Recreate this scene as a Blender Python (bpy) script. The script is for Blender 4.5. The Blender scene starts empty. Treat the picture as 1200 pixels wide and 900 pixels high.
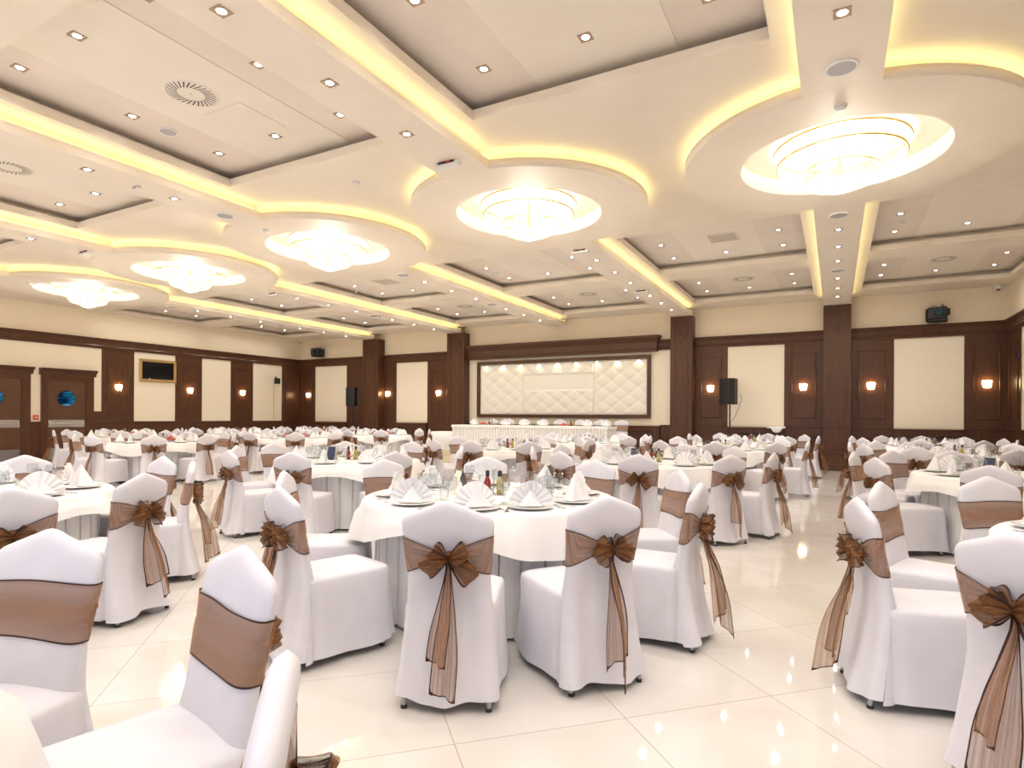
import bpy, math, random
from mathutils import Vector, Matrix
random.seed(7)
PI = math.pi
C = bpy.context.scene.collection
sin, cos, sqrt, rad = math.sin, math.cos, math.sqrt, math.radians

# ------------------------------------------------------------------ room
H = 1.33                      # eye height
XL, XR, YF, YW = -19.63, 3.54, -2.35, 17.6
ZS, ZP, ZR, ZC = 4.228, 4.446, 4.55, 4.645   # beam soffit, ceiling plane, coffer rim, coffer ceiling
XB = [.03, -3.885, -7.80, -11.71, -15.63]    # beams
BH = .313                     # half a beam
RY, RO, RI = 7.62, 1.672, 1.036              # light rings

# ------------------------------------------------------------------ helpers
class MB:
    def __init__(s): s.v = []; s.f = []; s.sm = []; s.uv = None
    def add(s, vs, fs, smooth=False):
        b = len(s.v); s.v += [tuple(p) for p in vs]
        s.f += [tuple(b + i for i in f) for f in fs]; s.sm += [smooth] * len(fs)
        return s
    def box(s, x0, x1, y0, y1, z0, z1, c=0.0):
        if x0 > x1: x0, x1 = x1, x0
        if y0 > y1: y0, y1 = y1, y0
        if c <= 0 or c * 2.2 > min(x1 - x0, y1 - y0, z1 - z0):
            return s.add([(x, y, z) for x in (x0, x1) for y in (y0, y1) for z in (z0, z1)],
                         [(0, 1, 3, 2), (4, 6, 7, 5), (0, 4, 5, 1), (2, 3, 7, 6), (0, 2, 6, 4), (1, 5, 7, 3)])
        vs = []; idx = {}
        X, Y, Z = (x0, x1), (y0, y1), (z0, z1)
        for i in (0, 1):
            for j in (0, 1):
                for k in (0, 1):
                    for a in (0, 1, 2):
                        p = [X[i], Y[j], Z[k]]
                        for b_ in (0, 1, 2):
                            if b_ != a: p[b_] += c if (i, j, k)[b_] == 0 else -c
                        idx[(i, j, k, a)] = len(vs); vs.append(p)
        fs = []
        for a in (0, 1, 2):
            o = [q for q in (0, 1, 2) if q != a]
            for side in (0, 1):
                q = []
                for (m, n) in ((0, 0), (1, 0), (1, 1), (0, 1)):
                    t = [0, 0, 0]; t[a] = side; t[o[0]] = m; t[o[1]] = n
                    q.append(idx[(t[0], t[1], t[2], a)])
                fs.append(q)
        for a in (0, 1, 2):
            o = [q for q in (0, 1, 2) if q != a]
            for m in (0, 1):
                for n in (0, 1):
                    t0 = [0, 0, 0]; t0[o[0]] = m; t0[o[1]] = n
                    t1 = list(t0); t1[a] = 1
                    fs.append([idx[(*t0, o[0])], idx[(*t1, o[0])], idx[(*t1, o[1])], idx[(*t0, o[1])]])
        for i in (0, 1):
            for j in (0, 1):
                for k in (0, 1):
                    fs.append([idx[(i, j, k, 0)], idx[(i, j, k, 1)], idx[(i, j, k, 2)]])
        return s.add(vs, fs)
    def grid(s, P, cu=False, cv=False, smooth=True):
        n, m = len(P), len(P[0]); fs = []
        for i in range(n if cu else n - 1):
            for j in range(m if cv else m - 1):
                a, b = (i + 1) % n, (j + 1) % m
                fs.append((i * m + j, a * m + j, a * m + b, i * m + b))
        return s.add([p for r in P for p in r], fs, smooth)
    def lathe(s, prof, n=20, cx=0, cy=0, smooth=True):
        return s.grid([[(cx + r * cos(2 * PI * k / n), cy + r * sin(2 * PI * k / n), z) for k in range(n)] for r, z in prof], cv=True, smooth=smooth)
    def tube(s, pts, r, n=6, closed=False):
        P = []
        pts = [Vector(p) for p in pts]; m = len(pts)
        for i, p in enumerate(pts):
            a = pts[i - 1] if (i or closed) else p; b = pts[(i + 1) % m] if (i < m - 1 or closed) else p
            d = (b - a).normalized() if (b - a).length > 1e-9 else Vector((0, 0, 1))
            u = d.orthogonal() if abs(d.z) > .95 else d.cross(Vector((0, 0, 1)))
            u.normalize(); w = d.cross(u)
            rr = r[i] if isinstance(r, (list, tuple)) else r
            P.append([tuple(p + u * rr * cos(2 * PI * k / n) + w * rr * sin(2 * PI * k / n)) for k in range(n)])
        s.grid(P, cu=closed, cv=True)
        if not closed:
            b = len(s.v)
            for q in (P[0], P[-1]): s.add(q, [tuple(range(n))])
        return s
    def ball(s, x, y, z, rx, ry=None, rz=None, n=10, m=6):
        ry = ry or rx; rz = rz or rx
        return s.grid([[(x + rx * sin(PI * i / m) * cos(2 * PI * k / n), y + ry * sin(PI * i / m) * sin(2 * PI * k / n), z + rz * cos(PI * i / m)) for k in range(n)] for i in range(m + 1)], cv=True)
    def prism(s, poly, f, d0, d1):
        """poly in 2D, f(a, b, d) -> point"""
        n = len(poly)
        return s.add([f(a, b, d0) for a, b in poly] + [f(a, b, d1) for a, b in poly],
                     [tuple(range(n)), tuple(range(2 * n - 1, n - 1, -1))] + [(i, (i + 1) % n, n + (i + 1) % n, n + i) for i in range(n)])
    def mesh(s, name, mat, weld=False):
        me = bpy.data.meshes.new(name); me.from_pydata(s.v, [], s.f)
        me.polygons.foreach_set('use_smooth', s.sm)
        if s.uv:
            l = me.uv_layers.new(name='edge')
            for lp in me.loops: l.data[lp.index].uv = s.uv[lp.vertex_index]
        me.materials.append(mat)
        import bmesh
        bm = bmesh.new(); bm.from_mesh(me)
        if weld: bmesh.ops.remove_doubles(bm, verts=bm.verts, dist=1e-4)
        bmesh.ops.recalc_face_normals(bm, faces=bm.faces)
        bm.to_mesh(me); bm.free()
        me.update(); return me
    def build(s, name, mat, parent=None, weld=False):
        return link(name, s.mesh(name, mat, weld), parent)

def link(name, me, parent=None):
    o = bpy.data.objects.new(name, me); C.objects.link(o)
    if parent: o.parent = parent
    return o
def thing(name, label, cat, loc=(0, 0, 0), rz=0, group=None):
    o = bpy.data.objects.new(name, None); C.objects.link(o)
    o.location = loc; o.rotation_euler = (0, 0, rz); o.empty_display_size = .1
    return tag(o, label, cat, group)
def tag(o, label, cat, group=None):
    o['label'] = label; o['category'] = cat
    if group: o['group'] = group
    return o
def struct(o): o['kind'] = 'structure'; return o
def dup(root, loc, rz, label, group=None):
    r = root.copy(); C.objects.link(r); r.location = loc; r.rotation_euler = (0, 0, rz); r['label'] = label
    if group: r['group'] = group
    for ch in root.children:
        c = ch.copy(); C.objects.link(c); c.parent = r
        for g in ch.children:
            d = g.copy(); C.objects.link(d); d.parent = c
    return r
def lerp(tab, x):
    if x <= tab[0][0]: return tab[0][1]
    for (a, b), (c, d) in zip(tab, tab[1:]):
        if x <= c: t = (x - a) / (c - a); return b + (d - b) * t
    return tab[-1][1]
def sstep(a, b, x):
    t = min(1, max(0, (x - a) / (b - a))); return t * t * (3 - 2 * t)

# ------------------------------------------------------------------ materials
def mat(name, col, rough=.5, metal=0, spec=.5, **kw):
    m = bpy.data.materials.new(name); m.use_nodes = True
    p = m.node_tree.nodes['Principled BSDF']
    p.inputs['Base Color'].default_value = (*col, 1); p.inputs['Roughness'].default_value = rough
    p.inputs['Metallic'].default_value = metal; p.inputs['Specular IOR Level'].default_value = spec
    for k, v in kw.items(): p.inputs[k].default_value = v
    return m
def nodes(m): return m.node_tree.nodes, m.node_tree.links, m.node_tree.nodes['Principled BSDF']
def noise(m, scale, c0, c1, detail=4, lo=.3, hi=.7, bump=0, mapping=(1, 1, 1), target='Base Color', rough=.5):
    N, L, p = nodes(m)
    tc = N.new('ShaderNodeTexCoord'); mp = N.new('ShaderNodeMapping'); mp.inputs['Scale'].default_value = mapping
    nz = N.new('ShaderNodeTexNoise'); nz.inputs['Scale'].default_value = scale; nz.inputs['Detail'].default_value = detail; nz.inputs['Roughness'].default_value = rough
    cr = N.new('ShaderNodeValToRGB'); cr.color_ramp.elements[0].position = lo; cr.color_ramp.elements[1].position = hi
    cr.color_ramp.elements[0].color = (*c0, 1); cr.color_ramp.elements[1].color = (*c1, 1)
    L.new(tc.outputs['Object'], mp.inputs[0]); L.new(mp.outputs[0], nz.inputs['Vector']); L.new(nz.outputs['Fac'], cr.inputs[0])
    if target: L.new(cr.outputs[0], p.inputs[target])
    if bump:
        b = N.new('ShaderNodeBump'); b.inputs['Strength'].default_value = bump; b.inputs['Distance'].default_value = .01
        L.new(nz.outputs['Fac'], b.inputs['Height']); L.new(b.outputs[0], p.inputs['Normal'])
    return m
def emis(name, col, st):
    m = bpy.data.materials.new(name); m.use_nodes = True; N = m.node_tree.nodes; N.clear()
    e = N.new('ShaderNodeEmission'); e.inputs[0].default_value = (*col, 1); e.inputs[1].default_value = st
    o = N.new('ShaderNodeOutputMaterial'); m.node_tree.links.new(e.outputs[0], o.inputs[0]); return m

M = {}
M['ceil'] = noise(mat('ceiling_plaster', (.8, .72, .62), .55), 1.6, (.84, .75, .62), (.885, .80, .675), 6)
M['ceil2'] = noise(mat('ceiling_panel_pale', (.8, .72, .62), .55), 1.6, (.83, .755, .65), (.87, .80, .70), 6)  # slightly lighter tone: coffer centre strips, diffuser plates, hatches
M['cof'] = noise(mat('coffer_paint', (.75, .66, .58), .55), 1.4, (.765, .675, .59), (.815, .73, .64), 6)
M['paper'] = noise(mat('cream_wallpaper', (.8, .68, .5), .6), 38, (.86, .745, .56), (.91, .80, .625), 3, .35, .65, mapping=(1, 1, .6))
M['panel'] = noise(mat('cream_fabric_panel', (.82, .7, .53), .55), 55, (.88, .785, .615), (.93, .845, .69), 3, .35, .65, mapping=(1, 1, .5))
M['wood'] = noise(mat('dark_walnut', (.08, .03, .02), .3, spec=.32), 3.0, (.062, .025, .012), (.122, .053, .028), 8, .3, .72, mapping=(14, 14, .7), rough=.65)
M['doorw'] = noise(mat('door_walnut', (.1, .04, .025), .35, spec=.45), 3.0, (.078, .034, .017), (.14, .062, .034), 8, .3, .72, mapping=(14, 14, .7), rough=.65)
M['cloth'] = noise(mat('white_polyester_cover', (.84, .83, .86), .6, spec=.25), 5, (.675, .66, .71), (.735, .72, .77), 3, bump=.08)
M['linen'] = noise(mat('white_table_linen', (.84, .83, .82), .65, spec=.25), 4, (.83, .815, .805), (.875, .86, .85), 3, bump=.05)
M['napkin'] = mat('white_napkin_linen', (.87, .86, .87), .6, spec=.25)
M['china'] = mat('white_china', (.82, .82, .82), .12, spec=.6)
M['steel'] = mat('polished_steel', (.62, .61, .6), .22, 1)
M['leg'] = mat('grey_leg_metal', (.42, .42, .43), .35, .9)
M['black'] = mat('black_plastic', (.012, .012, .014), .42)
M['cap'] = mat('black_rubber', (.02, .02, .02), .6)
M['white'] = mat('white_plastic', (.8, .79, .77), .35)
M['greymesh'] = noise(mat('grey_speaker_mesh', (.45, .43, .43), .6), 300, (.36, .34, .35), (.52, .5, .5), 1)
M['red'] = mat('red_plastic', (.7, .03, .03), .3)
M['gold'] = noise(mat('gilded_wood', (.55, .36, .12), .38, .6), 40, (.42, .25, .07), (.75, .53, .24), 3, bump=.5)
M['brass'] = mat('brass', (.85, .6, .25), .25, 1)
M['bronze'] = mat('bronze_bezel', (.45, .33, .24), .35, .7)
M['screen'] = mat('dark_screen_glass', (.008, .008, .01), .1)
M['leather'] = noise(mat('cream_leatherette', (.84, .79, .68), .38), 60, (.86, .815, .715), (.90, .86, .76), 2, bump=.1)
m = bpy.data.materials.new('clear_thin_glass'); m.use_nodes = True; N = m.node_tree.nodes; L = m.node_tree.links; N.clear()
t = N.new('ShaderNodeBsdfTransparent'); t.inputs[0].default_value = (.94, .955, .96, 1); g = N.new('ShaderNodeBsdfGlossy'); g.inputs[1].default_value = .03
fr = N.new('ShaderNodeMapRange'); lw = N.new('ShaderNodeLayerWeight'); lw.inputs[0].default_value = .5; pw = N.new('ShaderNodeMath'); pw.operation = 'POWER'; pw.inputs[1].default_value = 3.0; L.new(lw.outputs['Facing'], pw.inputs[0]); L.new(pw.outputs[0], fr.inputs[0]); fr.inputs[3].default_value = .04; fr.inputs[4].default_value = .8; x1 = N.new('ShaderNodeMixShader'); o = N.new('ShaderNodeOutputMaterial')
L.new(fr.outputs[0], x1.inputs[0]); L.new(t.outputs[0], x1.inputs[1]); L.new(g.outputs[0], x1.inputs[2]); L.new(x1.outputs[0], o.inputs[0])
M['glass'] = m
M['blueglass'] = emis('lit_blue_porthole', (.02, .16, .30), .8)
N = M['blueglass'].node_tree.nodes; L = M['blueglass'].node_tree.links; tc = N.new('ShaderNodeTexCoord'); mp = N.new('ShaderNodeMapping'); mp.inputs['Scale'].default_value = (1, .9, 5.5)
nz = N.new('ShaderNodeTexNoise'); nz.inputs['Scale'].default_value = 2.2; nz.inputs['Detail'].default_value = 3; cr = N.new('ShaderNodeValToRGB')
cr.color_ramp.elements[0].position = .42; cr.color_ramp.elements[0].color = (.004, .02, .05, 1); cr.color_ramp.elements[1].position = .75; cr.color_ramp.elements[1].color = (.75, .95, 1, 1)  # bright streaks paint reflections and the lit room beyond into the glass
q = cr.color_ramp.elements.new(.6); q.color = (.02, .22, .38, 1)
L.new(tc.outputs['Object'], mp.inputs[0]); L.new(mp.outputs[0], nz.inputs['Vector']); L.new(nz.outputs['Fac'], cr.inputs[0]); L.new(cr.outputs[0], N['Emission'].inputs[0])
M['water'] = mat('clear_bottle', (.95, .97, .95), .02, **{'Transmission Weight': .9, 'IOR': 1.4})
M['ketchup'] = mat('red_bottle', (.26, .02, .018), .15)
M['oil'] = mat('olive_oil_bottle', (.42, .34, .07), .12)
M['card'] = mat('ivory_card', (.85, .8, .66), .5)
M['navy'] = mat('navy_card', (.02, .03, .08), .4)
M['coral'] = mat('coral_petals', (.85, .25, .2), .6)
M['leaf'] = mat('rose_leaf', (.1, .22, .06), .6)
M['light'] = emis('downlight_lens', (1, .97, .92), 28)
M['led'] = emis('yellow_led_strip', (1, .87, .40), 9)
M['sconce'] = emis('lit_crystal_shade', (1, .66, .34), 36)
M['bulb'] = emis('chandelier_bulb', (1, .84, .62), 22)
M['daylight'] = emis('daylit_window_glass', (.62, .71, 1), 1.9)
M['bluelens'] = mat('coated_blue_lens', (.006, .05, .09), .05)
M['stage'] = mat('glossy_stage_laminate', (.62, .54, .4), .12, spec=.6)

# crystal: clear sparkling beads; emission added to stand in for the bulbs' light
m = bpy.data.materials.new('glowing_crystal_beads'); m.use_nodes = True; N = m.node_tree.nodes; L = m.node_tree.links; N.clear()
e = N.new('ShaderNodeEmission'); e.inputs[0].default_value = (1, .84, .58, 1); e.inputs[1].default_value = .55
g = N.new('ShaderNodeBsdfGlossy'); g.inputs[0].default_value = (1, .9, .7, 1); g.inputs[1].default_value = .15
t = N.new('ShaderNodeBsdfTransparent'); x1 = N.new('ShaderNodeMixShader'); x1.inputs[0].default_value = .45
ad = N.new('ShaderNodeAddShader'); o = N.new('ShaderNodeOutputMaterial')
L.new(t.outputs[0], x1.inputs[1]); L.new(g.outputs[0], x1.inputs[2]); L.new(x1.outputs[0], ad.inputs[0]); L.new(e.outputs[0], ad.inputs[1]); L.new(ad.outputs[0], o.inputs[0])
M['crystal'] = m

# organza: sheer brown, dark rolled hem where the stored distance to the ribbon's edge is small
def organza(name, col, alpha):
    m = bpy.data.materials.new(name); m.use_nodes = True; N, L, p = nodes(m)
    uv = N.new('ShaderNodeUVMap'); uv.uv_map = 'edge'
    sp = N.new('ShaderNodeSeparateXYZ'); L.new(uv.outputs[0], sp.inputs[0])
    lt = N.new('ShaderNodeMath'); lt.operation = 'LESS_THAN'; lt.inputs[1].default_value = .0056; L.new(sp.outputs[0], lt.inputs[0])
    mx = N.new('ShaderNodeMix'); mx.data_type = 'RGBA'; mx.inputs[6].default_value = (*col, 1); mx.inputs[7].default_value = (.035, .012, .006, 1)
    L.new(lt.outputs[0], mx.inputs[0]); L.new(mx.outputs[2], p.inputs['Base Color'])
    a = N.new('ShaderNodeMix'); a.data_type = 'FLOAT'; a.inputs[2].default_value = alpha; a.inputs[3].default_value = 1
    L.new(lt.outputs[0], a.inputs[0]); L.new(a.outputs[0], p.inputs['Alpha'])
    nz = N.new('ShaderNodeTexNoise'); nz.noise_dimensions = '1D'; nz.inputs['Scale'].default_value = 11; nz.inputs['Detail'].default_value = 3; L.new(sp.outputs[1], nz.inputs['W'])
    mr = N.new('ShaderNodeMapRange'); mr.inputs[1].default_value = .35; mr.inputs[2].default_value = .7; mr.inputs[3].default_value = alpha - .10; mr.inputs[4].default_value = min(.97, alpha + .20)
    L.new(nz.outputs['Fac'], mr.inputs[0]); L.new(mr.outputs[0], a.inputs[2])
    p.inputs['Roughness'].default_value = .4; p.inputs['Specular IOR Level'].default_value = .3
    p.inputs['Sheen Weight'].default_value = .8; p.inputs['Sheen Tint'].default_value = (1, .46, .07, 1); p.inputs['Sheen Roughness'].default_value = .22
    return m
M['org'] = organza('brown_organza', (.30, .135, .052), .54)
M['orgd'] = organza('gathered_brown_organza', (.185, .072, .021), .68)

# polished stone floor, square tiles laid on the diagonal
m = mat('polished_cream_tiles', (.8, .75, .68), .045, spec=.5); N, L, p = nodes(m)
tc = N.new('ShaderNodeTexCoord'); mp = N.new('ShaderNodeMapping'); mp.inputs['Rotation'].default_value = (0, 0, rad(45))
# tile axes: a=(x-y)/sqrt2, b=(x+y)/sqrt2
mp.inputs['Location'].default_value = (2.38, -2.004, 0)
L.new(tc.outputs['Object'], mp.inputs[0])
br = N.new('ShaderNodeTexBrick'); br.offset = 0; br.inputs['Scale'].default_value = 1
br.inputs['Brick Width'].default_value = .767; br.inputs['Row Height'].default_value = .767; br.inputs['Mortar Size'].default_value = .0022
br.inputs['Mortar Smooth'].default_value = .3
br.inputs['Color1'].default_value = (.755, .725, .695, 1); br.inputs['Color2'].default_value = (.73, .695, .66, 1); br.inputs['Mortar'].default_value = (.42, .36, .3, 1)
L.new(mp.outputs[0], br.inputs['Vector'])
nz = N.new('ShaderNodeTexNoise'); nz.inputs['Scale'].default_value = 1.3; nz.inputs['Detail'].default_value = 8; nz.inputs['Distortion'].default_value = 1.2
L.new(tc.outputs['Object'], nz.inputs['Vector'])
cr = N.new('ShaderNodeValToRGB'); cr.color_ramp.elements[0].position = .3; cr.color_ramp.elements[1].position = .7
cr.color_ramp.elements[0].color = (.90, .87, .83, 1); cr.color_ramp.elements[1].color = (1, 1, 1, 1)
L.new(nz.outputs['Fac'], cr.inputs[0])
mx = N.new('ShaderNodeMix'); mx.data_type = 'RGBA'; mx.blend_type = 'MULTIPLY'; mx.inputs[0].default_value = 1
L.new(br.outputs['Color'], mx.inputs[6]); L.new(cr.outputs[0], mx.inputs[7]); L.new(mx.outputs[2], p.inputs['Base Color'])
M['floor'] = m

# ------------------------------------------------------------------ camera
cam = bpy.data.cameras.new('camera'); co = bpy.data.objects.new('camera', cam); C.objects.link(co)
bpy.context.scene.camera = co
F, CX, CY, YAW, ROLL = 697.6, 600, 488.4, rad(28.5), rad(.34)
fwd = Vector((-sin(YAW), cos(YAW), 0)); rt = Vector((cos(YAW), sin(YAW), 0)); up = Vector((0, 0, 1))
cr_, cu_ = cos(ROLL) * rt + sin(ROLL) * up, -sin(ROLL) * rt + cos(ROLL) * up
mw = Matrix.Identity(4)
for i in range(3): mw[i][0], mw[i][1], mw[i][2] = cr_[i], cu_[i], -fwd[i]
mw[2][3] = H; co.matrix_world = mw
cam.sensor_width = 36; cam.lens = F * 36 / 1200; cam.shift_y = (CY - 450) / 1200; cam.clip_start = .02; cam.clip_end = 100
def proj(p):
    d = Vector(p) - Vector((0, 0, H)); D = d.dot(fwd)
    if D < .05: return None
    return CX + F * d.dot(cr_) / D, CY - F * d.dot(cu_) / D, D
def seen(x, y, z0, z1, r=.25, mg=110):
    for z in (z0, (z0 + z1) / 2, z1):
        for dx, dy in ((0, 0), (r, 0), (-r, 0), (0, r), (0, -r)):
            q = proj((x + dx, y + dy, z))
            if q and -mg < q[0] < 1200 + mg and -mg < q[1] < 900 + mg: return True
    return False

# ------------------------------------------------------------------ shell
b = MB(); b.add([(XL, YF, 0), (XR, YF, 0), (XR, YW, 0), (XL, YW, 0)], [(0, 1, 2, 3)])
struct(b.build('floor', M['floor']))
T = .15
b = MB(); b.box(XL - T, XR + T, YW, YW + T, -.05, 4.9); struct(b.build('wall_back', M['paper']))
b = MB(); b.box(XL - T, XL, YF, YW, -.05, 4.9); struct(b.build('wall_left', M['paper']))
b = MB(); b.box(XR, XR + T, YF, YW, -.05, 4.9); struct(b.build('wall_right', M['paper']))
# front wall (behind the camera) with three daylit windows
wins = [(-17.5, -13.0), (-11.0, -6.5), (-4.0, 2.2)]
b = MB(); x = XL - T
for a, c in wins:
    b.box(x, a, YF - T, YF, -.05, 4.9); b.box(a, c, YF - T, YF, -.05, .9); b.box(a, c, YF - T, YF, 3.3, 4.9); x = c
b.box(x, XR + T, YF - T, YF, -.05, 4.9); struct(b.build('wall_front', M['paper']))
for i, (a, c) in enumerate(wins):
    b = MB(); b.box(a, c, YF - .09, YF - .07, .9, 3.3); w = struct(b.build('window_%d' % (i + 1), M['daylight']))
    f_ = MB()
    for k in range(5): xx = a + (c - a) * k / 4; f_.box(xx - .03, xx + .03, YF - .068, YF - .01, .9, 3.3)
    f_.box(a, c, YF - .068, YF - .01, .9, .96); f_.box(a, c, YF - .068, YF - .01, 3.24, 3.3)
    f_.build('window_frame', M['white'], w)

# ceiling: plane with holes for coffers
edges = [XR + BH] + XB + [XL - BH]
bays = []
for i in range(6):
    r_ = edges[i] - BH if i else XR; l_ = edges[i + 1] + BH if i < 5 else XL
    bays.append((l_ + .205, r_ - .205))
rows = [(-1.3, 1.65), (2.38, 5.29), (10.01, 12.92), (13.65, 16.6)]
cof = [(a, c, y0, y1) for a, c in bays for y0, y1 in rows]
b = MB()
xs = sorted({XL, XR} | {q for a, c in bays for q in (a, c)}); ys = sorted({YF, YW} | {q for r in rows for q in r})
for i in range(len(xs) - 1):
    for j in range(len(ys) - 1):
        mxx, my = (xs[i] + xs[i + 1]) / 2, (ys[j] + ys[j + 1]) / 2
        if any(a < mxx < c and y0 < my < y1 for a, c, y0, y1 in cof): continue
        b.add([(xs[i], ys[j], ZP), (xs[i + 1], ys[j], ZP), (xs[i + 1], ys[j + 1], ZP), (xs[i], ys[j + 1], ZP)], [(0, 1, 2, 3)])
G = .18
for a, c, y0, y1 in cof:
    q = lambda d, z: [(a - d, y0 - d, z), (c + d, y0 - d, z), (c + d, y1 + d, z), (a - d, y1 + d, z)]
    b.grid([q(0, ZP), q(0, ZR), q(G, ZR), q(G, ZC)], cv=True, smooth=False)
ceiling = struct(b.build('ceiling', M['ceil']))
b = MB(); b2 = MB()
for a, c, y0, y1 in cof:
    b.add([(a - G, y0 - G, ZC), (c + G, y0 - G, ZC), (c + G, y1 + G, ZC), (a - G, y1 + G, ZC)], [(0, 1, 2, 3)])
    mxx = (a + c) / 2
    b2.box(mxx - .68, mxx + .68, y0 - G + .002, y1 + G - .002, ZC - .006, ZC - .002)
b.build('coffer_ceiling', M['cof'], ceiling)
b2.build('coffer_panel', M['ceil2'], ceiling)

# beams with upturned lips, rings, led strips
lip, lt_ = .105, .022
led = MB()
for k, X in enumerate(XB):
    b = MB(); ch = sqrt(RO ** 2 - BH ** 2)
    for y0, y1 in ((YF, RY - ch + .004), (RY + ch - .004, 17.24)):
        b.box(X - BH, X + BH, y0, y1, ZS + .001, ZS + .02)
        b.box(X - BH + .10, X + BH - .10, y0, y1, ZS + .02, ZP)
        for s in (-1, 1):
            xe = X + s * BH; b.box(xe, xe - s * lt_, y0, y1, ZS + .02, ZS + lip)
            led.box(xe - s * .05, xe - s * .08, y0 + .15, y1 - .1, ZS + .082, ZS + .092)
            b.box(xe - s * .035, X + s * (BH - .11), y0 + .1, y1 - .05, ZS + .07, ZS + .08)
    if True: b.box(X - BH, X + BH, 17.24, 17.26, ZS + .001, ZP - .05)
    nm = 'trim_%d' % (k + 1)
    o = struct(b.build(nm, M['ceil']))
    # ring
    n = 72; b = MB()
    b.lathe([(RI, ZS + .19), (RI, ZS), (RO, ZS), (RO, ZS + lip), (RO - lt_, ZS + lip), (RO - lt_, ZS + .02), (RO - .14, ZS + .02), (RO - .14, ZP)], n, X, RY, False)
    for f in range(len(b.sm)): b.sm[f] = (f // n) not in (1,)
    b.lathe([(0.001, ZS + .205), (.4, ZS + .2), (RI + .03, ZS + .185)], n, X, RY)
    struct(b.build('trim_%d' % (k + 11), M['ceil']))
    led.lathe([(RO - .055, ZS + .09), (RO - .09, ZS + .09)], n, X, RY, False)
led.build('led_strip', M['led'], ceiling)

# ------------------------------------------------------------------ wall woodwork
trim_n = [30]
def wf(side):
    if side == 'back': return lambda a, z, d: (a, YW - d, z)
    if side == 'left': return lambda a, z, d: (XL + d, a, z)
    return lambda a, z, d: (XR - d, a, z)
def wbox(b, side, a0, a1, z0, z1, d0, d1, c=0):
    if side == 'back': b.box(a0, a1, YW - d1, YW - d0, z0, z1, c)
    elif side == 'left': b.box(XL + d0, XL + d1, a0, a1, z0, z1, c)
    else: b.box(XR - d1, XR - d0, a0, a1, z0, z1, c)
def frame(b, side, a0, a1, z0, z1, d, w=.034, h=.022):
    for (p, q, r, s) in ((a0, a1, z0, z0 + w), (a0, a1, z1 - w, z1), (a0, a0 + w, z0, z1), (a1 - w, a1, z0, z1)):
        wbox(b, side, p, q, r, s, d, d + h, .009)
def trim(b, m='wood'):
    trim_n[0] += 1; return struct(b.build('trim_%d' % trim_n[0], M[m]))
Z0, Z1 = 1.112, 3.325        # dado line, underside of the crown moulding
crown = [(0, 3.325), (.045, 3.325), (.05, 3.37), (.075, 3.40), (.06, 3.43), (.06, 3.53), (.075, 3.55), (.10, 3.59), (.125, 3.605), (.125, 3.63), (0, 3.63)]
def crown_run(b, side, a0, a1):
    f = wf(side); b.prism([(d, z) for d, z in crown], lambda d, z, t: f(t, z, d), a0, a1)
def wood_panel(b, side, a0, a1, z0=Z0, z1=Z1, d=.03, inset=.16):
    wbox(b, side, a0, a1, z0, z1, .001, d)
    w = a1 - a0; i = min(inset, w * .2)
    frame(b, side, a0 + i, a1 - i, z0 + .22, z1 - .26, d)
def dado(b, side, a0, a1, d=.035, panel=True):
    wbox(b, side, a0, a1, 0, Z0 - .03, .001, d); wbox(b, side, a0, a1, Z0 - .03, Z0 + .005, .001, d + .022, .006)
    wbox(b, side, a0, a1, 0, .12, d, d + .012, .004)
    if panel and a1 - a0 > .5: frame(b, side, a0 + .16, a1 - .16, .26, .88, d)
pillars = [(-15.86, -15.08), (-11.97, -11.25), (-4.185, -3.56), (-.28, .345)]
for a0, a1 in pillars:
    b = MB(); f = .37
    b.box(a0, a1, 17.6 - f, YW - .001, 0, ZS, .008)
    wbox(b, 'back', a0 - .012, a1 + .012, 0, .16, 0, f + .015, .005); wbox(b, 'back', a0 - .012, a1 + .012, .42, .47, 0, f + .015, .006)
    wbox(b, 'back', a0 - .014, a1 + .014, Z0 - .03, Z0 + .01, 0, f + .012, .006)
    frame(b, 'back', a0 + .13, a1 - .13, .56, 4.02, f, .022, .012)
    cx = (a0 + a1) / 2
    pr = [(.0, f + .02), (.05, f + .018), (.06, f + .026), (.078, f + .022), (.082, f)]
    b.grid([[(cx + r * cos(2 * PI * k / 20), YW - d, 3.62 + r * sin(2 * PI * k / 20)) for k in range(20)] for r, d in pr], cv=True)
    o = struct(b.build('pillar', M['wood']))
# back wall runs
b = MB()
for a0, a1 in ((XL, -15.86), (-15.08, -11.97), (-3.56, -.28), (.345, XR)): crown_run(b, 'back', a0, a1)
trim(b)
b = MB(); crown_run(b, 'back', -11.25, -4.185); trim(b)
b = MB(); crown_run(b, 'left', YF, YW); trim(b)
b = MB(); crown_run(b, 'right', YF, YW); trim(b)
b = MB()
for a0, a1 in ((XL, -18.72), (-16.99, -15.86), (-15.08, -14.49), (-13.05, -11.97), (-3.56, -2.66), (-1.21, -.28), (.345, 1.28), (2.69, XR)):
    wood_panel(b, 'back', a0, a1)
trim(b)
b = MB()
for a0, a1 in ((-18.72, -16.99), (-14.49, -13.05), (-2.66, -1.21), (1.28, 2.69), (-11.25, -4.185)): wbox(b, 'back', a0, a1, Z0, Z1, .001, .012)
trim(b, 'panel')
b = MB()
for a0, a1 in ((XL, -18.72), (-16.99, -15.86), (-15.08, -14.49), (-13.05, -11.97), (-11.25, -10.95), (-4.55, -4.185), (-3.56, -2.66), (-1.21, -.28), (.345, 1.28), (2.69, XR)):
    dado(b, 'back', a0, a1)
trim(b)
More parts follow.
